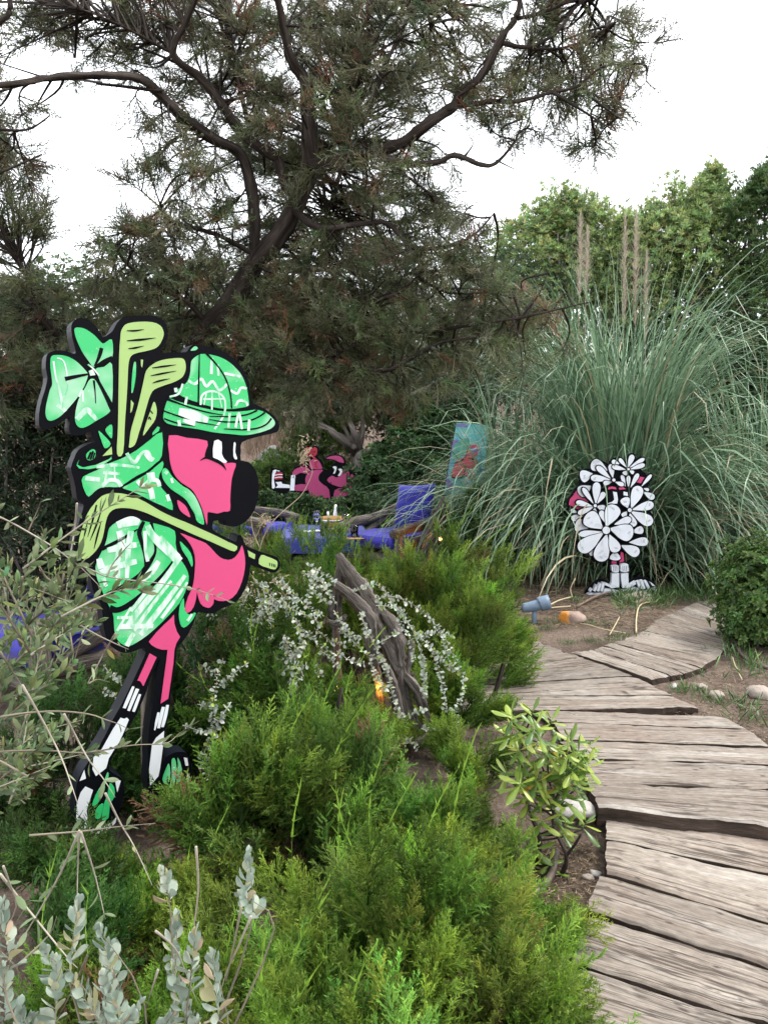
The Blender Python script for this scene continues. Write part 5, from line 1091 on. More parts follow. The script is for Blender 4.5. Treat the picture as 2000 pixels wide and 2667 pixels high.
# gnarled grey tree in the middle distance
def gnarled():
    r = np.random.default_rng(61); b = P(945, 1330, 11.8); b[2] = H(b[0], b[1]); root = thing('gnarled_tree', 'bare limbed grey gnarled tree behind the reclining cutout', 'tree', b); o = np.array(root.location); Y = 11.8
    L = [[(945,1330,.13),(940,1240,.11),(930,1180,.09),(900,1150,.06),(860,1120,.04),(800,1080,.025),(740,1040,.012)], [(938,1190,.08),(980,1170,.06),(1010,1150,.055),(1040,1115,.048),(1085,1100,.035),(1130,1080,.02),(1180,1040,.01)], [(1030,1120,.03),(1045,1080,.022),(1055,1045,.012)],
         [(935,1170,.06),(920,1120,.045),(905,1080,.035),(890,1030,.02)], [(935,1180,.05),(945,1110,.04),(940,1060,.03),(930,1000,.015)], [(925,1170,.04),(900,1120,.03),(880,1060,.02),(860,1000,.01)], [(1085,1100,.02),(1120,1120,.013),(1170,1128,.008)], [(860,1120,.02),(820,1110,.014),(770,1090,.008)]]
    obj('trunk', quad_mesh('trunk', join([tube(np.array([P(x, y, Y + r.normal() * 0.15) for x, y, _ in l]) - o, [q[2] for q in l], 7, 0.2, 4, r) for l in L]), M_greybark), root)
    pos, out = crown_pts([L3(830, 1010, 11.8, .8, .6, .45), L3(960, 980, 11.9, .8, .6, .5), L3(1090, 1000, 11.8, .7, .6, .5), L3(760, 960, 12.4, .9, .6, .5), L3(900, 1060, 12.8, 1.0, .4, .5)], 5200, r, 0.7)
    leafy(root, 'crown', pos, out + r.normal(size=out.shape) * 0.5, 0.10 * r.uniform(0.7, 1.2, len(pos)), ROS_L, (0.05, 0.07, 0.045), (0.15, 0.18, 0.115), r)
gnarled()
# far rocky slope glimpsed beside the golfer's cap
def slope():
    r = np.random.default_rng(62); root = thing('rock_outcrop', 'pale grey rock outcrop with dry grass behind the reclining cutout', 'rocks', (*P(740, 1250, 13.6)[:2], 0.0)); o = np.array(root.location)
    ico = bpy.data.meshes.new('tmp')
    for k in range(26):
        px, py = r.uniform(650, 860), r.uniform(1150, 1290); q = P(px, py, 13.6 + r.normal() * 0.3); s = r.uniform(0.14, 0.34)
        V, F, U = rock_geo(s, 900 + k); me = quad_mesh('boulder', (V + q - o, F, U), M_cliff, False); obj('boulder', me, root)
    it = []
    for k in range(1400):
        b = P(r.uniform(640, 900), r.uniform(1120, 1200), 14.2 + r.normal() * 0.3); it.append(thin(b, b + [r.normal() * 0.12, r.normal() * 0.1, r.uniform(0.2, 0.55)], 0.012, r))
    v, f, t = merge_tmpl(it); c = np.array([0.30, 0.22, 0.16])[None] * r.uniform(0.6, 1.3, (len(v) // 3, 1)).repeat(3, 0); tag(obj('dry_grass', mesh_np('dry_grass', v - o, f, M_leaf, c), root), kind='stuff')
def rock_geo(s, seed, flat=0.75):
    r = np.random.default_rng(seed); nu, nv = 18, 11; th = np.linspace(0, 2 * np.pi, nu, endpoint=False); ph = np.linspace(-np.pi / 2, np.pi / 2, nv); T, Ph = np.meshgrid(th, ph); d = np.stack([np.cos(Ph) * np.cos(T), np.cos(Ph) * np.sin(T), np.sin(Ph)], -1)
    rad = np.ones_like(T)
    for k in range(14):
        n = r.normal(size=3); n /= np.linalg.norm(n); h = r.uniform(0.50, 0.86); dt = d @ n; rad = np.minimum(rad, np.where(dt > 0.05, h / np.maximum(dt, 0.05), 9))
    rad = rad * (1 + 0.035 * r.normal(size=rad.shape) * (np.abs(Ph) < 1.5))
    sc = np.array([r.uniform(0.85, 1.25), r.uniform(0.8, 1.15), flat]); V = (d * rad[..., None] * s * sc).reshape(-1, 3); i = np.arange(nv - 1)[:, None]; j = np.arange(nu)[None]; k = (j + 1) % nu
    F = np.stack([i * nu + j, i * nu + k, (i + 1) * nu + k, (i + 1) * nu + j], -1).reshape(-1, 4); return V, F, V[:, :2] * 1.0
slope()
# ================================================================ leaf-by-leaf shrubs
def leaf_mesh(name, mat, L, Wd, fold, curl, nseg=5, power=1.0):
    v, f, t = leaf_tmpl(L, Wd, fold, curl, nseg, power); return mesh_np(name, v, f, mat, smooth=True)
def put_leaf(root, me, p, d, roll, s, o, name='leaf'):
    M = dirmats(np.array([d], float), np.array([roll]), 1.0)[0] * s
    ob = bpy.data.objects.new(name, me)
    m4 = Matrix([[*M[0], p[0] - o[0]], [*M[1], p[1] - o[1]], [*M[2], p[2] - o[2]], [0, 0, 0, 1]]); ob.matrix_basis = m4
    return link(ob, root)
STEM = {'pale': (0.30, 0.27, 0.22), 'dark': (0.11, 0.085, 0.065), 'mid': (0.20, 0.175, 0.13)}
def put_stems(root, stems, o, r, n_single=60):
    """the first n_single stems one by one, the rest joined"""
    parts, cols = [], []
    for k, (pts, rad, c) in enumerate(stems):
        g = tube(np.asarray(pts) - o, np.linspace(rad * 1.1, rad * 0.25, len(pts)), 5, 0.08, 3, r); cc = np.tile(np.array(c)[None] * r.uniform(0.8, 1.2), (len(g[0]), 1))
        if k < n_single: obj('stem', quad_mesh('stem', g, M_twig, True, cc), root)
        else: parts.append(g); cols.append(cc)
    if parts: tag(obj('thin_stems', quad_mesh('thin_stems', join(parts), M_twig, True, np.vstack(cols)), root), kind='stuff')
z4 = conv(0, 2067, 2.37); zL = conv(700, 1400, 2.37); z1 = conv(1300, 1500, 2.37); z2 = conv(1300, 2000, 2.37); zR = conv(1600, 1300, 3.6875); zG = conv(1050, 1050, 4.917)

def olive_shrub():
    r = np.random.default_rng(71); b = G(40, 2500, -0.085); b[1] = 2.05; b[0] = -1.25; b[2] = float(H(b[0], b[1]))
    root = thing('saltbush', 'grey green leggy shrub with narrow leaves reaching across the golfer cutout', 'shrub', b); o = np.array(root.location)
    mats = single_leaf_mat('olive_grey_leaf', [(0.0, (0.085, 0.135, 0.05)), (0.35, (0.15, 0.21, 0.095)), (0.65, (0.21, 0.27, 0.14)), (0.95, (0.29, 0.34, 0.20)), (1.0, (0.38, 0.33, 0.10))], 0.5, 0.25)
    lm = [leaf_mesh('leaf', mats, 1.0, 0.30, 0.18, c, 4) for c in (0.18, -0.12, 0.05)]
    S = [(zD(0,130, 120,190, 270,275, 400,355, 500,430, 600,510, 700,610, 735,645), 1.75, 'pale'), (zD(560,470, 680,520, 760,555, 900,580, 1100,600, 1250,620, 1400,650, 1530,690, 1659,740), 2.1, 'pale'), (zD(555,30, 540,200, 510,380, 490,560, 470,720, 440,900), 1.9, 'pale'), (zD(730,640, 650,830, 560,1080, 500,1300), 1.8, 'dark'),
         (zD(830,970, 760,1090, 690,1220, 630,1330), 1.9, 'pale'), (zD(540,890, 700,980, 850,1050, 925,1082), 1.85, 'pale'), (zD(0,1570, 200,1540, 430,1530, 640,1550, 760,1590, 850,1620, 930,1660), 1.6, 'mid'), (zD(0,1820, 300,1810, 600,1830, 850,1790, 1000,1770, 1200,1760, 1290,1690, 1430,1600), 1.75, 'mid'),
         (zD(460,1550, 560,1740, 640,1880, 740,2010, 830,2150), 1.55, 'pale'), (zD(160,1340, 330,1640, 440,1860, 520,2080, 560,2200), 1.5, 'pale'), (zD(460,540, 380,850, 300,1100, 230,1300), 1.9, 'mid'), (zD(30,930, 150,730, 250,640, 350,610), 1.8, 'mid'), (zD(430,960, 390,1140, 340,1330), 1.8, 'dark'),
         (z4(490,230, 350,540, 100,960, 0,1080), 1.45, 'pale'), (z4(490,240, 480,450, 475,700), 1.5, 'pale'), (z4(500,240, 590,520, 650,780), 1.5, 'pale'), (z4(650,0, 740,180, 830,330, 940,570), 1.5, 'pale'), (z4(180,260, 500,235, 700,210, 960,185), 1.5, 'mid'), (z4(0,500, 110,640, 240,800, 420,1020, 480,1080), 1.35, 'pale'),
         (z4(90,1080, 300,880, 350,760), 1.35, 'mid'), (zD(280,480, 330,560, 400,610, 440,690), 1.8, 'mid'), (zD(770,560, 810,470, 900,360, 940,320), 2.0, 'mid'), (zD(160,560, 140,700, 60,850, 0,960), 1.7, 'mid'), (zD(0,1100, 120,1290, 180,1380), 1.6, 'mid'), (zD(200,240, 270,80, 300,0), 2.2, 'dark'), (zD(330,640, 230,880, 220,1100), 1.9, 'mid'), (zD(640,1330, 700,1300, 790,1320), 1.8, 'mid')]
    stems = []; n = 0; fill = []
    for pts, Y, c in S:
        q = np.array([P(a, bb, Y + 0.05 * math.sin(k * 1.3)) for k, (a, bb) in enumerate(pts)]); stems.append((q, 0.0025, STEM[c])); cl = crom(q, 10)
        L = np.concatenate([[0], np.cumsum(np.linalg.norm(np.diff(cl, axis=0), axis=1))]); s = 0.03; sd = 1
        while s < L[-1]:
            i = min(np.searchsorted(L, s), len(cl) - 2); d = cl[i + 1] - cl[i]; d /= np.linalg.norm(d) + 1e-9; side = np.cross(d, r.normal(size=3)); side /= np.linalg.norm(side)
            for k in (1, -1):
                if r.uniform() < 0.45: continue
                dd = d * 0.75 + side * k * 0.75 + np.array([0, 0, 0.25]) + r.normal(size=3) * 0.15
                sz = r.uniform(0.022, 0.045)
                if n < 300: put_leaf(root, lm[r.integers(3)], cl[i], dd, r.uniform(0, 6.28), sz, o); n += 1
                else: fill.append((cl[i], dd, sz))
            s += r.uniform(0.028, 0.052)
    # the dense mass at the left edge
    for k in range(58):
        px, py = (r.uniform(-170, 70) if k % 5 else r.uniform(60, 190)), (r.uniform(1450, 2100) if k % 5 else r.uniform(1580, 1800)); Y = r.uniform(1.5, 2.3); q0 = P(px, py, Y); d = np.array([r.normal() * 0.5 + 0.15, r.normal() * 0.4, r.uniform(0.1, 1.0)]); d /= np.linalg.norm(d); L = r.uniform(0.16, 0.34)
        pts = np.array([q0, q0 + d * L * 0.5 + r.normal(size=3) * 0.02, q0 + d * L]); stems.append((pts, 0.0026, STEM[('mid', 'pale', 'dark')[k % 3]])); cl = crom(pts, 8)
        for i in range(1, len(cl)):
            for s in (1, -1):
                side = np.cross(d, r.normal(size=3)); side /= np.linalg.norm(side); fill.append((cl[i], d * 0.8 + side * 0.7, r.uniform(0.022, 0.046)))
    fp, fd, fs = np.array([f[0] for f in fill]), np.array([f[1] for f in fill]), np.array([f[2] for f in fill])
    ox = root.location.copy(); V, F, C = scatter([leaf_tmpl(1, 0.32, 0.18, c, 3) for c in (0.15, -0.1)], fp - o, dirmats(fd, r.uniform(0, 6.28, len(fp)), fs), r.integers(0, 2, len(fp)), jitter_cols(len(fp), (0.085, 0.125, 0.05), (0.18, 0.235, 0.11), r, 0.3))
    tag(obj('small_leaves', mesh_np('small_leaves', V, F, M_leaf, C), root), kind='stuff')
    put_stems(root, stems, o, r)
olive_shrub()

def silver_shrub():
    r = np.random.default_rng(73); b = np.array([-0.42, 1.15, 0.0]); b[2] = float(H(b[0], b[1])); root = thing('silver_saltbush', 'silvery white saltbush with plump pale leaves in the bottom left corner', 'shrub', b); o = np.array(root.location)
    m = single_leaf_mat('silver_leaf', [(0.0, (0.22, 0.29, 0.23)), (0.5, (0.31, 0.38, 0.31)), (0.8, (0.40, 0.44, 0.35)), (0.93, (0.42, 0.40, 0.20)), (1.0, (0.45, 0.33, 0.25))], 0.75, 0.2)
    lm = [leaf_mesh('leaf', m, 1.0, w, 0.22, c, 5, 1.25) for w, c in ((0.50, 0.14), (0.58, -0.1), (0.44, 0.05))]
    tips = [z4(485,690), z4(270,980), z4(350,1060), z4(620,860), z4(690,960), z4(1005,500), z4(1095,770), z4(1205,880), z4(1060,1100), z4(1310,1020), z4(1540,380), z4(1500,640), z4(30,1100), z4(120,1330), z4(650,1150), z4(440,1130), z4(720,1250), z4(1170,1350), z4(10,700), z4(1080,1340), z4(200,1380), z4(850,1320)]
    stems = []; n = 0
    for k, t in enumerate(tips):
        Y = 1.12 + 0.16 * r.uniform() + (0.25 if k in (5, 6, 10, 11) else 0); tip = P(*t[0], Y); d = np.array([r.normal() * 0.25, r.normal() * 0.2, 1.0]); d /= np.linalg.norm(d); L = 0.11 if k not in (5, 11) else 0.06
        foot = tip - d * L * 1.4 + np.array([r.normal() * 0.02, 0, 0]); low = foot - np.array([(foot[0] - o[0]) * 0.45, 0, 0.16 + 0.1 * r.uniform()]); stems.append(([low, foot, tip], 0.0024, STEM['mid']))
        nl = 21 if L > 0.1 else 14
        for i in range(nl):
            f = i / nl; p = tip - d * L * f; a = i * 2.2 + r.normal() * 0.3; op = 0.25 + 0.75 * f; side = np.array([math.cos(a), math.sin(a), 0]); put_leaf(root, lm[r.integers(3)], p, d * (1.1 - 0.5 * f) + side * op, r.normal() * 0.4 + a, r.uniform(0.023, 0.036) * (0.75 + 0.5 * f), o)
            n += 1
    for pts in (z4(1550,760, 1470,950, 1400,1100, 1340,1300), z4(1490,700, 1440,950, 1390,1180), z4(1210,330, 1225,600, 1195,880, 1230,1100), z4(960,850, 1080,960, 1150,1120, 1220,1300), z4(540,1000, 440,1230, 340,1422), z4(690,1100, 760,1260, 800,1422), z4(20,450, 60,560, 100,700, 20,870), z4(1260,1422, 1340,1400, 1420,1460), z4(975,1090, 900,1330), z4(0,980, 100,1080, 140,1180)):
        stems.append((np.array([P(a, bb, 1.22 + 0.03 * i) for i, (a, bb) in enumerate(pts)]), 0.0021, STEM[('pale', 'mid')[len(pts) % 2]]))
    put_stems(root, stems, o, r)
silver_shrub()

def pittosporum():
    r = np.random.default_rng(74); b = G(1400, 2322, -0.08); root = thing('pittosporum_shrub', 'low shrub with glossy yellow green leaf rosettes beside the sleepers', 'shrub', b); o = np.array(root.location)
    m = single_leaf_mat('pittosporum_leaf', [(0.0, (0.055, 0.12, 0.02)), (0.3, (0.13, 0.22, 0.03)), (0.6, (0.22, 0.31, 0.045)), (0.95, (0.34, 0.41, 0.07)), (0.985, (0.55, 0.42, 0.05)), (1.0, (0.60, 0.34, 0.04))], 0.30, 0.22)
    lm = [leaf_mesh('leaf', m, 1.0, w, -0.30, c, 6, 1.35) for w, c in ((0.27, -0.16), (0.31, -0.26), (0.25, 0.02))]
    ros = [(z1, 80,900), (z1, 200,875), (z1, 310,930), (z1, 215,960), (z1, 60,1010), (z1, 120,1090), (z1, 240,1030), (z1, 440,1050), (z1, 540,1080), (z1, 480,1130), (z1, 255,1150), (z1, 380,1170), (z1, 150,1190), (z1, 300,1210), (z1, 440,1230), (z1, 540,1200), (z1, 50,1240), (z1, 230,1290), (z1, 350,1310), (z1, 470,1290),
           (z2, 130,120), (z2, 240,80), (z2, 420,110), (z2, 300,190), (z2, 190,230), (z2, 400,210), (z2, 470,140), (z2, 260,350), (z2, 350,350), (z2, 515,380), (z2, 380,400), (z2, 225,520), (z2, 310,620), (z1, 150,1260), (z1, 300,1120), (z1, 420,1130), (z2, 200,160), (z2, 340,260), (z2, 440,40), (z1, 110,980), (z1, 350,1240)]
    tr = [np.array([P(*z2(240,760)[0], 2.82), P(*z2(320,690)[0], 2.82), P(*z2(395,640)[0], 2.8), P(*z2(415,545)[0], 2.78), P(*z2(370,440)[0], 2.8), P(*z2(330,330)[0], 2.85), P(*z2(340,200)[0], 2.9), P(*z2(300,60)[0], 2.95)]),
          np.array([P(*z2(240,760)[0], 2.82), P(*z2(230,640)[0], 2.86), P(*z2(250,450)[0], 2.9), P(*z2(200,300)[0], 2.95), P(*z2(150,120)[0], 3.0), P(*z1(130,1120)[0], 3.02), P(*z1(150,960)[0], 3.03)]), np.array([P(*z2(415,545)[0], 2.78), P(*z2(470,470)[0], 2.76), P(*z2(505,410)[0], 2.75)]), np.array([P(*z2(340,200)[0], 2.9), P(*z2(400,120)[0], 2.92), P(*z1(430,1180)[0], 2.95), P(*z1(480,1090)[0], 2.97)])]
    parts = [tube(t - o, np.linspace(0.0105 if k < 2 else 0.006, 0.004, len(t)), 6, 0.1, 4, r) for k, t in enumerate(tr)]; nodes = np.vstack([crom(t, 4) for t in tr]); cnt = 0
    for zf, x, y in ros:
        c = P(*zf(x, y)[0], 2.86 + r.normal() * 0.07); nb = nodes[np.argmin(np.linalg.norm(nodes - c, axis=1) + (nodes[:, 2] > c[2] - 0.01) * 0.5)]
        parts.append(tube(np.array([nb, (nb + c) / 2 + [0, 0, -0.01], c]) - o, [0.004, 0.0034, 0.003], 5, 0.05, 3, r)); ax = c - nb; ax = ax / (np.linalg.norm(ax) + 1e-6) * 0.5 + np.array([r.normal() * 0.15, r.normal() * 0.15 - 0.15, 0.8]); ax /= np.linalg.norm(ax)
        for i in range(9):
            a = i * 2.4 + r.uniform(0, 0.5); e = -0.25 + 1.35 * (i / 9); u = np.cross(ax, [0.3, 1, 0.1]); u /= np.linalg.norm(u); w = np.cross(ax, u); d = (u * math.cos(a) + w * math.sin(a)) * math.cos(e) + ax * math.sin(e)
            put_leaf(root, lm[r.integers(3)], c + ax * 0.004 * i, d, math.atan2(0, 1) + r.normal() * 0.25, r.uniform(0.070, 0.100) * (1.05 - 0.35 * i / 9), o); cnt += 1
    obj('stems', quad_mesh('stems', join(parts), M_bark), root)
pittosporum()

def vine():
    r = np.random.default_rng(75); b = P(980, 1900, 3.75); b[2] = float(H(b[0], b[1])); root = thing('silver_vine', 'trailing liquorice plant with tiny silver white leaves draped over the driftwood lamp', 'trailing plant', b); o = np.array(root.location)
    S = [(zL(640,380, 760,370, 860,400, 960,470, 1040,560, 1110,670, 1170,790, 1205,920, 1170,1040, 1090,1180), 3.6), (zL(700,310, 820,480, 900,600, 950,760, 960,880, 970,1000), 3.62), (zL(780,420, 900,580, 1000,680, 1100,790, 1180,830), 3.6), (zL(1000,690, 1060,850, 1080,960, 1090,1060), 3.6), (zL(560,460, 600,560, 680,720, 740,860, 770,1000, 830,1140), 3.55), (zL(430,560, 520,640, 600,720, 700,760), 3.5),
         (zL(880,600, 980,600, 1060,590, 1140,610), 3.6), (zL(500,340, 560,320, 650,290, 720,320), 3.75), (zL(0,350, 80,420, 160,520, 240,620), 3.5), (zL(20,250, 130,330, 250,430, 330,480), 3.6), (zL(100,420, 230,480, 330,470), 3.5), (zL(60,860, 130,800, 240,790), 3.3), (zL(130,950, 160,830), 3.3), (zL(960,740, 955,880, 960,980), 3.6), (zL(760,1080, 860,1100, 960,1060), 3.5), (zL(830,1290, 870,1250, 920,1300), 3.5),
         (zL(400,450, 470,560, 560,640), 3.5), (zL(660,660, 740,620, 820,560), 3.55), (zL(1100,1060, 1150,1100, 1160,1160), 3.6), (zL(940,1180, 1020,1200, 1100,1180), 3.6), (zL(620,740, 660,860, 720,950), 3.5), (zL(280,560, 380,640, 470,660), 3.5), (zL(250,300, 310,370, 370,410), 3.6), (zL(660,420, 760,430, 850,480), 3.6), (zL(800,480, 830,560, 880,650, 900,760), 3.6), (zL(1060,590, 1090,700, 1130,800), 3.6), (zL(420,700, 500,760, 590,780), 3.45),
         (zC(1430,380, 1380,560, 1350,740, 1340,900, 1320,1080, 1260,1220, 1240,1320), 3.15), (zC(1500,760, 1420,880, 1380,960, 1320,1200, 1290,1350, 1270,1440), 3.15), (zC(1650,420, 1560,480, 1480,560, 1400,620), 3.2), (zC(1240,440, 1330,500, 1400,520), 3.15), (zC(1210,780, 1300,790, 1350,820), 3.15), (zC(1080,960, 1200,1000, 1330,1040), 3.1), (zC(1400,1120, 1490,1060), 3.1), (zC(1150,1560, 1190,1680, 1170,1760), 3.1), (zC(400,440, 440,500, 520,560, 560,620), 3.2), (zC(390,650, 450,700, 520,720), 3.2)]
    for k in range(50):
        x, y = r.uniform(540, 840), r.uniform(1470, 1740); Y = r.uniform(3.3, 3.6); a = r.uniform(0, 6.28); S.append(([(x, y), (x + 25 * math.cos(a), y + 18 + 18 * math.sin(a)), (x + 55 * math.cos(a), y + 48 + 30 * math.sin(a))], Y))
    stems, pos, D, SZ = [], [], [], []
    for k, (pts, Y) in enumerate(S):
        q = np.array([P(a, bb, Y + 0.03 * math.sin(i * 1.7 + k)) for i, (a, bb) in enumerate(pts)]); stems.append((q, 0.0021, (0.38, 0.37, 0.30) if k % 3 else (0.16, 0.11, 0.08))); cl = crom(q, 14); L = np.concatenate([[0], np.cumsum(np.linalg.norm(np.diff(cl, axis=0), axis=1))]); s = 0.01
        while s < L[-1]:
            i = min(np.searchsorted(L, s), len(cl) - 2); d = cl[i + 1] - cl[i]; d /= np.linalg.norm(d) + 1e-9; side = np.cross(d, r.normal(size=3)); side /= np.linalg.norm(side)
            for e in (1, -1): pos.append(cl[i]); D.append(d * 0.35 + side * e + [0, -0.2, 0.35]); SZ.append(r.uniform(0.012, 0.027))
            s += r.uniform(0.010, 0.019)
    pos, D, SZ = np.array(pos), np.array(D), np.array(SZ); k = len(pos); cols = jitter_cols(k, (0.32, 0.37, 0.29), (0.47, 0.51, 0.44), r, 0.16, 0.05); yl = r.uniform(size=k) < 0.12; cols[yl] = jitter_cols(int(yl.sum()), (0.20, 0.27, 0.07), (0.32, 0.40, 0.12), r, 0.15)
    V, F, C = scatter([leaf_tmpl(1, 0.85, 0.2, 0.15, 3), leaf_tmpl(1, 0.72, 0.3, -0.1, 3)], pos - o, dirmats(D, r.uniform(0, 6.28, k), SZ), r.integers(0, 2, k), cols)
    tag(obj('leaves', mesh_np('leaves', V, F, M_felt, C), root), kind='stuff')
    for pts in ([(zF(90,1000)[0]), (zF(130,880)[0]), (zF(190,775)[0]), (zF(300,670)[0]), (zF(400,580)[0]), (zF(460,470)[0]), (zF(480,400)[0]), (zF(455,330)[0]), (zF(425,280)[0])], zF(100,960, 60,860, 40,770, 60,700, 140,760), zF(30,940, 90,850, 110,760)):
        stems.append((np.array([P(a, bb, 3.45) for a, bb in pts]), 0.0026, (0.36, 0.29, 0.20)))
    put_stems(root, stems, o, r)
    it = []
    for (x, y, n, w) in ((425, 285, 130, 0.030), (140, 765, 90, 0.03), (20, 900, 60, 0.03)):
        c = P(*zF(x, y)[0], 3.45)
        for k in range(n):
            p = c + r.normal(size=3) * [w * 0.5, w * 0.5, w * (1.1 if x == 425 else 0.5)]; it.append(thin(p, p + r.normal(size=3) * 0.012, 0.006, r))
    for k in range(180):
        c = P(r.uniform(560, 760), r.uniform(1480, 1600), 3.5); it.append(thin(c, c + r.normal(size=3) * 0.014, 0.007, r))
    v, f, t = merge_tmpl(it); tag(obj('dry_flower_heads', mesh_np('dry_flower_heads', v - o, f, M_felt, np.array([0.50, 0.41, 0.29])[None] * (0.7 + 0.4 * t[:, None])), root), kind='stuff')
vine()

# ================================================================ driftwood lamps
def lamp(label, sticks, bulb, light, power, loc, r, thin_by=1.0):
    root = thing('driftwood_lamp', label, 'lamp', loc); o = np.array(root.location)
    for pts, rad in sticks:
        rd = np.array(rad, float) if np.ndim(rad) else np.full(len(pts), rad)
        q = np.array(pts) - o; V, F, U = tube(q, rd * thin_by, 12, 0.30, 6, r); obj('stick', quad_mesh('stick', (V, F, U), M_drift, True), root)
    th = np.linspace(0, 2 * np.pi, 12, endpoint=False); prof = [(0.0, 0.016), (0.010, 0.017), (0.013, 0.022), (0.018, 0.034), (0.016, 0.046), (0.009, 0.053), (0.0, 0.055)]
    me = lathe('bulb', prof, M_bulb, 14); obj('bulb', me, root, loc=np.array(bulb) - o - [0, 0, 0.035])
    ld = bpy.data.lights.new('lamp_glow', 'POINT'); ld.energy = power; ld.color = (1.0, 0.33, 0.05); ld.shadow_soft_size = 0.03
    lo = bpy.data.objects.new('lamp_glow', ld); lo.location = tuple(np.array(light) - o); link(lo, root)
    return root
def lathe(name, prof, mat, n=24, smooth=True):
    th = np.linspace(0, 2 * np.pi, n, endpoint=False); V = np.array([(x * math.cos(t), x * math.sin(t), z) for x, z in prof for t in th]); m = len(prof); i = np.arange(m - 1)[:, None]; j = np.arange(n)[None]; k = (j + 1) % n
    F = np.stack([i * n + j, i * n + k, (i + 1) * n + k, (i + 1) * n + j], -1).reshape(-1, 4); return mesh_np(name, V, F, mat, uv=V[:, [2, 0]], smooth=smooth)
def zpt(z, Y, *c): return [P(a, b, Y) for a, b in z(*c)]
rl = np.random.default_rng(81); lb = P(985, 1930, 3.9); lb[2] = float(H(lb[0], lb[1]))
NL = [(zpt(zL, 3.85, 428,100, 480,190, 560,310, 640,430, 700,520), [.022, .040, .052, .052, .036]), (zpt(zL, 3.82, 705,455, 760,540, 795,660, 805,780, 815,900, 850,1040, 900,1180, 945,1300), [.03, .048, .052, .050, .046, .046, .046, .05]), (zpt(zL, 3.78, 395,285, 470,335, 560,420, 615,500, 630,600, 635,700, 660,790), [.022, .028, .034, .036, .034, .03, .022]),
      (zpt(zL, 3.9, 450,150, 440,240, 425,370, 415,480, 420,560), [.02, .034, .036, .032, .03]), (zpt(zL, 3.8, 640,480, 690,590, 735,700, 775,800, 800,850), [.024, .034, .036, .032, .024]), (zpt(zL, 3.86, 880,635, 868,720, 850,800, 845,870), [.018, .026, .026, .02]), (zpt(zL, 3.8, 838,850, 890,910, 935,990, 965,1090, 990,1190, 1000,1260), [.02, .032, .032, .028, .026, .024]),
      (zpt(zL, 3.75, 365,520, 420,530, 465,500, 475,475), [.016, .022, .02, .014]), (zpt(zL, 4.1, 440,150, 420,330, 415,560, 420,800, 430,1100), [.02, .03, .032, .03, .03]), (zpt(zL, 4.2, 460,150, 640,480, 760,780, 840,1020, 880,1250), [.02, .034, .034, .03, .03]), 
      (zpt(zL, 3.7, 870,1300, 960,1265, 1080,1215), [.03, .036, .03]), (zpt(zL, 3.8, 1000,1170, 1060,1158, 1110,1165), [.016, .018, .016]), (zpt(zL, 3.75, 730,790, 760,900, 790,1020, 830,1160, 880,1300), [.018, .028, .028, .026, .026]), (zpt(zL, 3.95, 880,840, 915,960, 975,1150), [.018, .022, .02]), (zpt(zL, 4.0, 600,600, 660,800, 700,1000, 740,1250), [.02, .026, .026, .026]), (zpt(zL, 3.9, 400,380, 395,480, 430,520), [.026, .03, .02])]
lamp('tall driftwood lamp glowing orange inside among the near juniper bushes', NL, P(877, 1797, 3.80), P(985, 1790, 3.98), 2.2, lb, rl, 0.74)
lb2 = P(1120, 1480, 7.85); lb2[2] = float(H(lb2[0], lb2[1]))
CL = [(zpt(zG, 7.9, 110,2060, 260,1750, 400,1470, 520,1200), [.026, .030, .026, .014]), (zpt(zG, 7.85, 220,2050, 290,1850, 400,1660), [.018, .020, .016]), (zpt(zG, 7.85, 270,2020, 320,1850, 395,1700), [.016, .018, .014]), (zpt(zG, 7.9, 400,2080, 415,1850, 400,1690), [.028, .034, .03]), (zpt(zG, 8.0, 500,2010, 470,1800, 450,1550, 505,1230), [.016, .018, .018, .012]), (zpt(zG, 7.95, 585,1520, 545,1330, 515,1190), [.016, .018, .012]),
      (zpt(zG, 7.75, 110,2090, 350,2025, 530,1990), [.016, .018, .014]), (zpt(zG, 7.9, 330,1600, 420,1545, 520,1530), [.014, .016, .012]), (zpt(zG, 7.85, 370,1620, 440,1720, 480,1800), [.018, .02, .014]), (zpt(zG, 8.2, 200,2060, 340,1700, 480,1300), [.018, .02, .014]), (zpt(zG, 8.25, 600,2050, 560,1700, 515,1300), [.018, .02, .014]), (zpt(zG, 8.2, 420,2060, 450,1700, 500,1280), [.018, .02, .014]), (zpt(zG, 8.0, 480,1380, 440,1500, 350,1620), [.012, .014, .012]), (zpt(zG, 8.0, 640,2040, 590,1800, 540,1500), [.016, .018, .016]), (zpt(zG, 8.25, 310,2060, 400,1750, 490,1320), [.022, .026, .014])]
lamp('small driftwood lamp with a lit bulb beside the blue armchair', CL, P(1147.5, 1404, 7.8), P(1125, 1430, 8.06), 2.0, lb2, rl, 0.9)

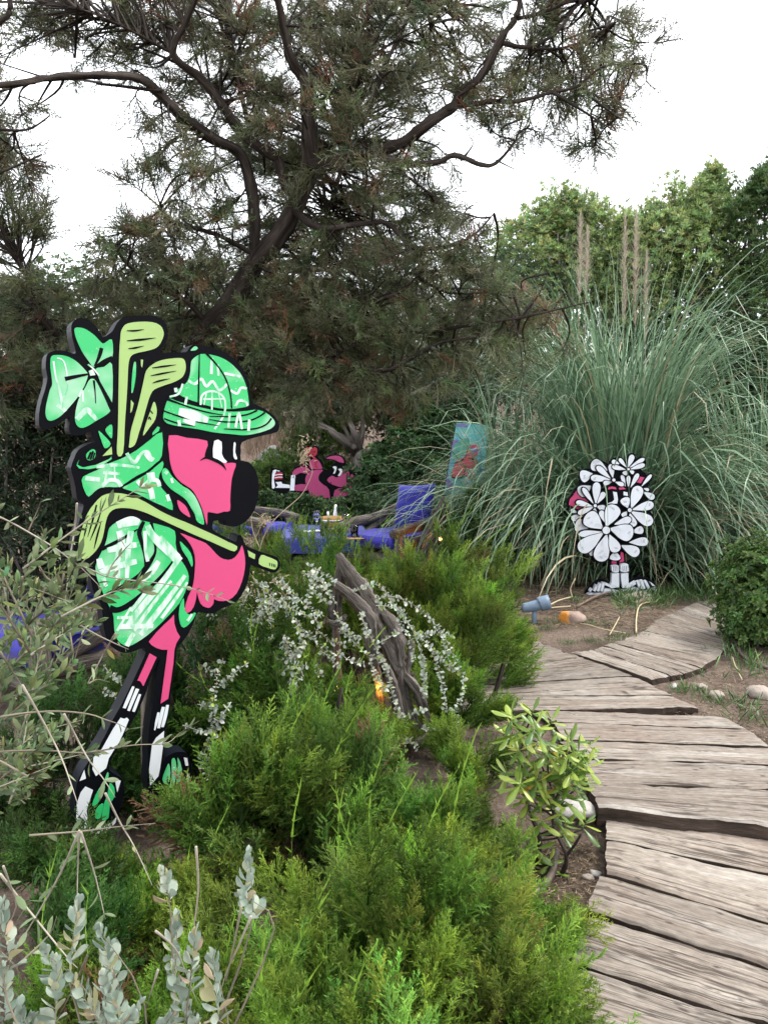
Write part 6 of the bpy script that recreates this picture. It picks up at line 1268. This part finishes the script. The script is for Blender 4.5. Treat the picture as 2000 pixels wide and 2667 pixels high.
# ================================================================ seating group
def armchair(label, loc, rotz, seed, group):
    r = np.random.default_rng(seed); root = thing('driftwood_armchair', label, 'armchair', loc, rotz, group)
    def st(name, pts, rad): V, F, U = tube(pts, rad, 9, 0.16, 4, r); obj(name, quad_mesh(name, (V, F, U), M_drift), root)
    for sx in (-1, 1):
        st('leg', [(sx * .42, -.40, 0), (sx * .43, -.41, .25), (sx * .42, -.40, .50)], [.058, .062, .055]); st('leg', [(sx * .40, .40, 0), (sx * .41, .42, .35), (sx * .42, .50, .72)], [.05, .05, .04])
        st('armrest', [(sx * .43, -.52, .50), (sx * .46, -.25, .545), (sx * .45, .10, .58), (sx * .43, .40, .66), (sx * .42, .58, .74)], [.05, .062, .055, .052, .04]); st('side_rail', [(sx * .40, -.42, .27), (sx * .41, 0, .28), (sx * .40, .42, .26)], [.045, .05, .045]); st('brace', [(sx * .41, -.34, .30), (sx * .43, .0, .44), (sx * .43, .28, .58)], [.03, .038, .032])
    st('front_rail', [(-.42, -.40, .20), (0, -.42, .215), (.42, -.40, .20)], [.055, .062, .055]); st('back_rail', [(-.42, .48, .66), (0, .52, .69), (.42, .48, .66)], [.036, .042, .036]); st('back_rail', [(-.40, .42, .34), (0, .43, .33), (.40, .42, .34)], [.04, .045, .04])
    for k in range(5): x = -.30 + .15 * k; st('seat_slat', [(x, -.40, .275), (x + .01, 0, .28), (x, .42, .275)], [.028, .032, .028])
    return root
def pillow(name, w, h, t, mat, seed, flat=False):
    r = np.random.default_rng(seed); n = 22; u = np.linspace(-1, 1, n); U, Vv = np.meshgrid(u, u); puff = ((1 - np.abs(U) ** (6 if flat else 2.6)) * (1 - np.abs(Vv) ** (6 if flat else 2.6))).clip(0) ** 0.5
    pin = 1 - (0.0 if flat else 0.07) * (1 - np.abs(U) ** 2) * np.abs(Vv) ** 2; pin2 = 1 - (0.0 if flat else 0.07) * (1 - np.abs(Vv) ** 2) * np.abs(U) ** 2
    wr = 0.012 * np.sin(5 * U + 3 * Vv + seed) * np.sin(4 * Vv - 2 * U) + 0.006 * r.normal(size=U.shape)
    X, Y = U * w / 2 * pin2, Vv * h / 2 * pin; top = np.stack([X, Y, t / 2 * puff + wr * puff], -1).reshape(-1, 3); bot = np.stack([X, Y, -t / 2 * puff + wr * 0.4 * puff], -1).reshape(-1, 3)
    idx = np.arange(n * n).reshape(n, n); F = np.stack([idx[:-1, :-1], idx[:-1, 1:], idx[1:, 1:], idx[1:, :-1]], -1).reshape(-1, 4)
    ring = np.concatenate([idx[0, :], idx[1:, -1], idx[-1, ::-1][1:], idx[::-1, 0][1:-1]]); nx = np.roll(ring, -1); edge = np.stack([ring, ring + n * n, nx + n * n, nx], -1)
    if flat: top[:, 2] += 0.0; bot[ring, 2] -= t * 0.42; top[ring, 2] += t * 0.42
    else: bot[ring, 2] -= 0.008; top[ring, 2] += 0.008
    return mesh_np(name, np.vstack([top, bot]), np.vstack([F, F[:, ::-1] + n * n, edge]), mat, smooth=True)
def cushions(loc, rotz, labs, seed):
    M = Matrix.Translation(Vector(loc)) @ Matrix.Rotation(rotz, 4, 'Z')
    a = obj('seat_cushion', pillow('seat_cushion', .80, .86, .15, M_blue, seed, True)); a.matrix_world = M @ Matrix.Translation((0, -.04, .385)); tag(a, labs[0], 'cushion', 'blue seat cushions')
    b = obj('back_cushion', pillow('back_cushion', .56, .54, .19, M_blue, seed + 1)); b.matrix_world = M @ Matrix.Translation((0.02, .30, .72)) @ Matrix.Rotation(R(76), 4, 'X') @ Matrix.Rotation(R(4), 4, 'Z'); tag(b, labs[1], 'cushion', 'blue back cushions')
GA = 'driftwood armchairs'
c1 = P(1030, 1400, 8.75); c1[2] = float(H(c1[0], c1[1])); armchair('driftwood armchair with ultramarine cushions beside the small lamp', c1, R(-44), 1, GA); cushions(c1, R(-44), ('ultramarine seat cushion on the armchair by the small lamp', 'square ultramarine cushion leaning upright in the armchair by the small lamp'), 5)
c2 = P(640, 1400, 9.6); c2[2] = float(H(c2[0], c2[1])); armchair('driftwood armchair mostly hidden behind the nose of the golfer cutout', c2, R(70), 2, GA); cushions(c2, R(70), ('ultramarine seat cushion hidden behind the golfer cutout nose', 'ultramarine back cushion just showing beside the golfer cutout nose'), 8)
c3 = P(190, 1700, 4.6); c3[2] = float(H(c3[0], c3[1])); armchair('driftwood armchair behind the grey green shrub left of the golfer cutout', c3, R(-40), 3, GA); cushions(c3, R(-40), ('ultramarine seat cushion showing through the grey green shrub at left', 'ultramarine back cushion left of the golfer cutout'), 11)

ZT = 0.50
tc0 = np.array([*P(845, 1400, 9.35)[:2], 0.0]); tc0[2] = float(H(tc0[0], tc0[1])); tb = thing('low_table', 'low driftwood table under a blue cloth between the armchairs', 'table', tc0, R(6)); zt = ZT - tc0[2] - 0.012
def boxm(name, x, y, z, mat):
    V = np.array([(a * x, b * y, c * z) for a in (-.5, .5) for b in (-.5, .5) for c in (-.5, .5)]); F = np.array([(0, 1, 3, 2), (4, 6, 7, 5), (0, 4, 5, 1), (2, 3, 7, 6), (0, 2, 6, 4), (1, 5, 7, 3)]); return mesh_np(name, V, F, mat, uv=V[:, :2])
obj('tabletop', boxm('tabletop', 1.0, 1.5, 0.03, M_stake), tb, (0, 0, zt - 0.015))
for sx in (-.42, .42):
    for sy in (-.66, .66): V, F, U = tube([(sx, sy, 0), (sx * 1.02, sy, zt - .02)], [.035, .03], 7, 0.12, 4); obj('leg', quad_mesh('leg', (V, F, U), M_drift), tb)
def cloth():
    n, m = 40, 52; x = np.linspace(-.62, .62, n); y = np.linspace(-.87, .87, m); X, Y = np.meshgrid(x, y); dx = np.maximum(np.abs(X) - .51, 0); dy = np.maximum(np.abs(Y) - .76, 0); dr = np.maximum(dx, dy)
    Z = 0.006 - np.minimum(dr * 1.6, 0.2); Xn = np.sign(X) * (np.minimum(np.abs(X), .51) + dx * 0.25 + 0.012 * np.sin(Y * 22) * (dx > 0)); Yn = np.sign(Y) * (np.minimum(np.abs(Y), .76) + dy * 0.25 + 0.012 * np.sin(X * 22) * (dy > 0))
    idx = np.arange(n * m).reshape(m, n); F = np.stack([idx[:-1, :-1], idx[:-1, 1:], idx[1:, 1:], idx[1:, :-1]], -1).reshape(-1, 4); o = obj('tablecloth', mesh_np('tablecloth', np.stack([Xn, Yn, Z], -1).reshape(-1, 3), F, M_cloth, smooth=True), None, (tc0[0], tc0[1], ZT - 0.010), (0, 0, R(6))); tag(o, 'plain blue cloth spread over the low table', 'tablecloth')
cloth()
def onT(F_x, F_y, z=ZT): return G(*zF(F_x, F_y)[0], z)
gob = [(0.0, 0.0), (0.036, 0.0), (0.036, 0.003), (0.006, 0.007), (0.0045, 0.03), (0.005, 0.085), (0.016, 0.10), (0.034, 0.125), (0.039, 0.15), (0.034, 0.20), (0.032, 0.20), (0.037, 0.15), (0.032, 0.127), (0.012, 0.105), (0.0, 0.102)]
tum = [(0.0, 0.0), (0.030, 0.0), (0.036, 0.11), (0.034, 0.11), (0.028, 0.008), (0.0, 0.008)]
mg, mt, mw = lathe('wine_glass', gob, M_glass), lathe('tumbler', tum, M_glass), lathe('wine', [(0, .106), (.012, .107), (.031, .128), (.035, .145), (0, .145)], M_wine)
for (x, y, lab, wine) in ((513, 835, 'empty wine glass at the left of the low table', False), (722, 862, 'wine glass holding rose wine near the armchair', True)):
    t = thing('wine_glass', lab, 'wine glass', onT(x, y)); obj('bowl_and_stem', mg, t).scale = (1.3, 1.3, 1.2)
    if wine: obj('wine', mw, t).scale = (1.26, 1.26, 1.2)
for (x, y, lab) in ((562, 872, 'clear tumbler between the wine glass and the wooden bucket'), (782, 888, 'clear tumbler at the armchair end of the low table')):
    t = obj('tumbler', mt, None, onT(x, y)); t.scale = (1.3, 1.3, 1.35); tag(t, lab, 'tumbler')
def bucket():
    t = thing('wooden_bucket', 'small wooden bucket standing on the low table', 'bucket', onT(622, 850)); obj('staves', lathe('staves', [(0, 0), (.115, 0), (.135, .19), (.12, .19), (.10, .02), (0, .02)], M_bucket, 20, False), t)
    st_ = [c for c in t.children][0] if t.children else None
    for z in (.045, .14): q = .116 + z * .105; obj('hoop', lathe('hoop', [(q, z), (q + .005, z), (q + .006, z + .018), (q + .001, z + .018)], M_steel, 20), st_ or t)
    V, F, U = tube([(-.03, 0, .12), (-.05, 0, .25)], [.012, .014], 8, 0, 1); obj('spoon_handle', quad_mesh('spoon_handle', (V, F, U), M_paper), t)
bucket()
bt = obj('steel_flask', lathe('steel_flask', [(0, 0), (.055, 0), (.058, .02), (.045, .12), (.022, .22), (.016, .27), (0, .272)], M_steel), None, onT(648, 800)); tag(bt, 'shiny tapering steel flask behind the wooden bucket', 'flask')
for (x, y, lab, w, h) in ((470, 842, 'white folded napkin beside the empty wine glass', .24, .13), (780, 893, 'tan coaster under the tumbler by the armchair', .2, .14)):
    o = obj('napkin' if 'napkin' in lab else 'coaster', boxm('napkin', w, h, .008, M_paper if 'napkin' in lab else M_bucket), None, onT(x, y) + [0, 0, 0.004], (0, 0, R(20))); tag(o, lab, 'napkin' if 'napkin' in lab else 'coaster')

# ================================================================ rocks, twigs, hose, spotlight, grass
def rock(label, p, s, seed, mat, flat=0.75, sc=(1, 1, 1)):
    V, F, U = rock_geo(s, seed, flat); o = obj('rock', quad_mesh('rock', (V * np.array(sc), F, U), mat, False), None, (p[0], p[1], p[2] + s * flat * 0.35)); tag(o, label, 'rock', 'garden stones'); return o
def gr(z, *c):
    p = z(*c)[0]; q = G(*p, 0.05)
    for _ in range(4): q = G(*p, float(H(q[0], q[1])))
    return q
rock('rock with an ochre left side on the soil in front of the flower cutout', gr(z1, 440, 285), 0.115, 1, M_orangerock, 0.7, (1.25, 1, 1))
rock('flat stone slab under the feet of the flower cutout', gr(z1, 860, 150), 0.15, 2, M_rock, 0.45, (1.3, 0.9, 1))
rock('grey stone at the right edge beside the upper sleepers', gr(z1, 1620, 745), 0.085, 3, M_rock, 0.7, (1.2, 1, 1))
rock('small stone between the grass tufts right of the sleepers', gr(z1, 1340, 755), 0.055, 4, M_rock)
rock('half buried stone where the branch path leaves the sleepers', gr(z1, 1245, 705), 0.04, 5, M_rock)
rock('little pale stone near the corner of the branch path', gr(z1, 1080, 690), 0.036, 6, M_palerock)
rock('white boulder under the glossy pittosporum shrub', gr(z2, 440, 290), 0.08, 7, M_palerock, 0.6, (1.25, 1, 1))
rock('cream pebble against the end of a lower sleeper', gr(z2, 592, 668), 0.026, 8, M_palerock)
rock('tan pebble beside the cream pebble', gr(z2, 545, 692), 0.022, 9, M_rock)
def ground_stick(name, label, cat, z, pts, rad, mat, lift=0.012, group=None):
    q = np.array([gr(z, pts[i], pts[i + 1]) for i in range(0, len(pts), 2)]); q[:, 2] += lift + (np.sin(np.linspace(0, np.pi, len(q))) * 0.015 if len(q) > 2 else 0); b = q[0].copy(); V, F, U = tube(q - b, rad, 7, 0.08, 4); o = obj(name, quad_mesh(name, (V, F, U), mat), None, b); tag(o, label, cat, group); return o
DG = 'fallen twigs and straw'
ground_stick('fallen_branch', 'long brown branch lying below the feet of the flower cutout', 'branch', z1, (480,205, 560,165, 640,135, 740,115, 860,105), [.010, .012, .012, .011, .008], M_deadwood, 0.02, DG)
ground_stick('fallen_branch', 'short thick dead branch lying right of the ochre rock', 'branch', z1, (830,190, 900,175, 980,160), [.022, .026, .02], M_deadwood, 0.02, DG)
ground_stick('straw_stalk', 'pale straw stalk bent at a right angle at the edge of the branch path', 'stalk', z1, (845,365, 846,290, 862,215, 910,185, 985,176), .006, M_straw, 0.02, DG)
ground_stick('straw_stalk', 'pale straw stalk curving along the soil to the branch path', 'stalk', z1, (500,310, 560,330, 640,355, 780,370), .004, M_straw, 0.02, DG)
ground_stick('straw_stalk', 'thin straw stalk slanting beside the branch path', 'stalk', z1, (680,382, 715,330, 742,268), .004, M_straw, 0.02, DG)
ground_stick('straw_stalk', 'straight straw stalk behind the blue grey spotlight', 'stalk', z1, (285,218, 360,185, 445,150), .006, M_straw, 0.03, DG)
ground_stick('straw_stalk', 'straw stalk between the spotlight and the ochre rock', 'stalk', z1, (190,252, 300,232, 440,208), .005, M_straw, 0.03, DG)
ground_stick('straw_stalk', 'thin straw blade on the soil at the right by the hose', 'stalk', zR, (1135,1545, 1155,1640, 1225,1765), .003, M_straw, 0.02, DG)
q = [P(*c, 7.0) for c in z1(470,15, 440,80, 455,140, 480,205)]; V, F, U = tube(np.array(q) - q[0], .006, 6, 0.05, 4); tag(obj('straw_stalk', quad_mesh('straw_stalk', (V, F, U), M_straw), None, q[0]), 'upright bent straw stalk rising from the ochre rock', 'stalk', DG)
ground_stick('garden_hose', 'brown garden hose looping under the right edge shrub', 'hose', zR, (1260,1260, 1185,1320, 1165,1400, 1210,1510, 1310,1590, 1475,1640), .013, M_hose, 0.012)
ground_stick('irrigation_pipe', 'brown irrigation pipe curving under the pittosporum shrub', 'pipe', z2, (150,840, 230,805, 290,755, 325,690, 345,600, 355,540), .015, M_hose, 0.014)
def spotlight():
    b = gr(z1, 215, 292); t = thing('garden_spotlight', 'blue grey garden spotlight on a short stem beside the ochre rock', 'spotlight', b)
    V, F, U = tube([(0, 0, -.05), (0, 0, .10)], [.020, .020], 10, 0, 1); obj('stem', quad_mesh('stem', (V, F, U), M_bluegrey), t)
    V, F, U = tube([(-.10, 0, .125), (-.06, 0, .128), (0, 0, .14), (.05, 0, .155)], [.034, .04, .046, .046], 14, 0, 3); hs = obj('housing', quad_mesh('housing', (V, F, U), M_bluegrey), t)
    V, F, U = tube([(.04, 0, .153), (.055, 0, .158), (.12, 0, .175)], [.058, .060, .060], 16, 0, 2); obj('hood', quad_mesh('hood', (V, F, U), M_bluegrey), hs)
    V, F, U = tube([(-.16, 0, .08), (-.13, 0, .11), (-.09, 0, .125)], [.012, .012, .012], 8, 0, 2); obj('cable_gland', quad_mesh('cable_gland', (V, F, U), M_hose), t)
spotlight()
def grass():
    r = np.random.default_rng(91); it_p, it_d, it_s = [], [], []
    spots = [(zR, 620,1845, 60, .05), (zR, 720,1850, 90, .07), (zR, 870,1930, 60, .06), (zR, 1220,1990, 60, .09), (zR, 1300,2130, 60, .08), (zR, 880,1700, 25, .07), (zR, 1110,1480, 25, .10), (zR, 320,1722, 30, .03), (zR, 560,1690, 16, .02), (zR, 290,1265, 20, .04), (zR, 240,1330, 40, .05), (zR, 60,1330, 60, .06), (zR, 1330,1660, 60, .12), (zR, 1400,1600, 40, .12), (zR, 980,1960, 30, .05), (zR, 1200,1480, 30, .08),
             (z1, 360,580, 30, .025), (z1, 300,330, 60, .06), (z1, 420,420, 60, .05), (z1, 580,410, 80, .05), (z1, 690,400, 60, .05), (z1, 720,560, 30, .03), (z1, 930,640, 20, .025), (z1, 1640,1310, 12, .03), (z1, 1650,1050, 10, .03), (z1, 450,160, 60, .08), (z1, 330,290, 50, .06), (z1, 560,300, 60, .05), (z1, 660,310, 40, .06), (z1, 1640,880, 30, .06)]
    for z, x, y, n, h in spots:
        c = gr(z, x, y)
        for k in range(n): it_p.append(c + np.array([r.normal() * h * 0.7, r.normal() * h * 0.8, -0.005])); it_d.append([r.normal() * 0.6, r.normal() * 0.6, 0.9]); it_s.append(h * r.uniform(0.5, 1.3))
    for k in range(2600):                                   # the green strip behind and beside the branch path
        px = r.uniform(1600, 1960); py = 1532 + (1960 - px) * 0.05 + abs(r.normal()) * 20 - 8
        if px < 1740: py += 10
        it_p.append(G(px, py, float(H(1.5, 7.0)))); it_d.append([r.normal() * 0.7, r.normal() * 0.7, 0.9]); it_s.append(r.uniform(0.04, 0.13))
    p, d, s = np.array(it_p), np.array(it_d), np.array(it_s); p[:, 2] = np.maximum(p[:, 2], H(p[:, 0], p[:, 1]) - 0.005); k = len(p)
    V, F, C = scatter([leaf_tmpl(1, 0.075, 0.1, c, 2) for c in (0.5, -0.35, 0.15)], p, dirmats(d, r.uniform(0, 6.28, k), s), r.integers(0, 3, k), jitter_cols(k, (0.035, 0.08, 0.02), (0.11, 0.20, 0.055), r, 0.3, 0.15))
    tag(obj('grass', mesh_np('grass', V, F, M_blade, C)), 'short green grass tufts on the soil along the sleepers', 'grass', kind='stuff')
    it = []
    for k in range(6500):
        u = r.uniform()
        if u < 0.55: px, py = r.uniform(1330, 1760), r.uniform(1500, 1640)
        elif u < 0.8: px, py = r.uniform(1740, 2010), r.uniform(1700, 1990)
        else: px, py = r.uniform(1380, 1560), r.uniform(2200, 2420)
        c = gr(conv(0, 0, 1), px, py); L = r.uniform(0.01, 0.05) if u > 0.55 else r.uniform(0.02, 0.16); a = r.uniform(0, 6.28); it.append(thin(c + [0, 0, 0.006], c + [math.cos(a) * L, math.sin(a) * L, 0.006 + r.uniform(0, 0.25) * L], 0.004, r))
    v, f, t = merge_tmpl(it); c = np.repeat(np.where(r.uniform(size=(len(v) // 3, 1)) < 0.5, np.array([[0.30, 0.235, 0.15]]), np.array([[0.11, 0.08, 0.06]])), 3, 0); tag(obj('leaf_litter', mesh_np('leaf_litter', v, f, M_twig, c)), 'dry straw and leaf litter strewn on the soil', 'litter', kind='stuff')
grass()
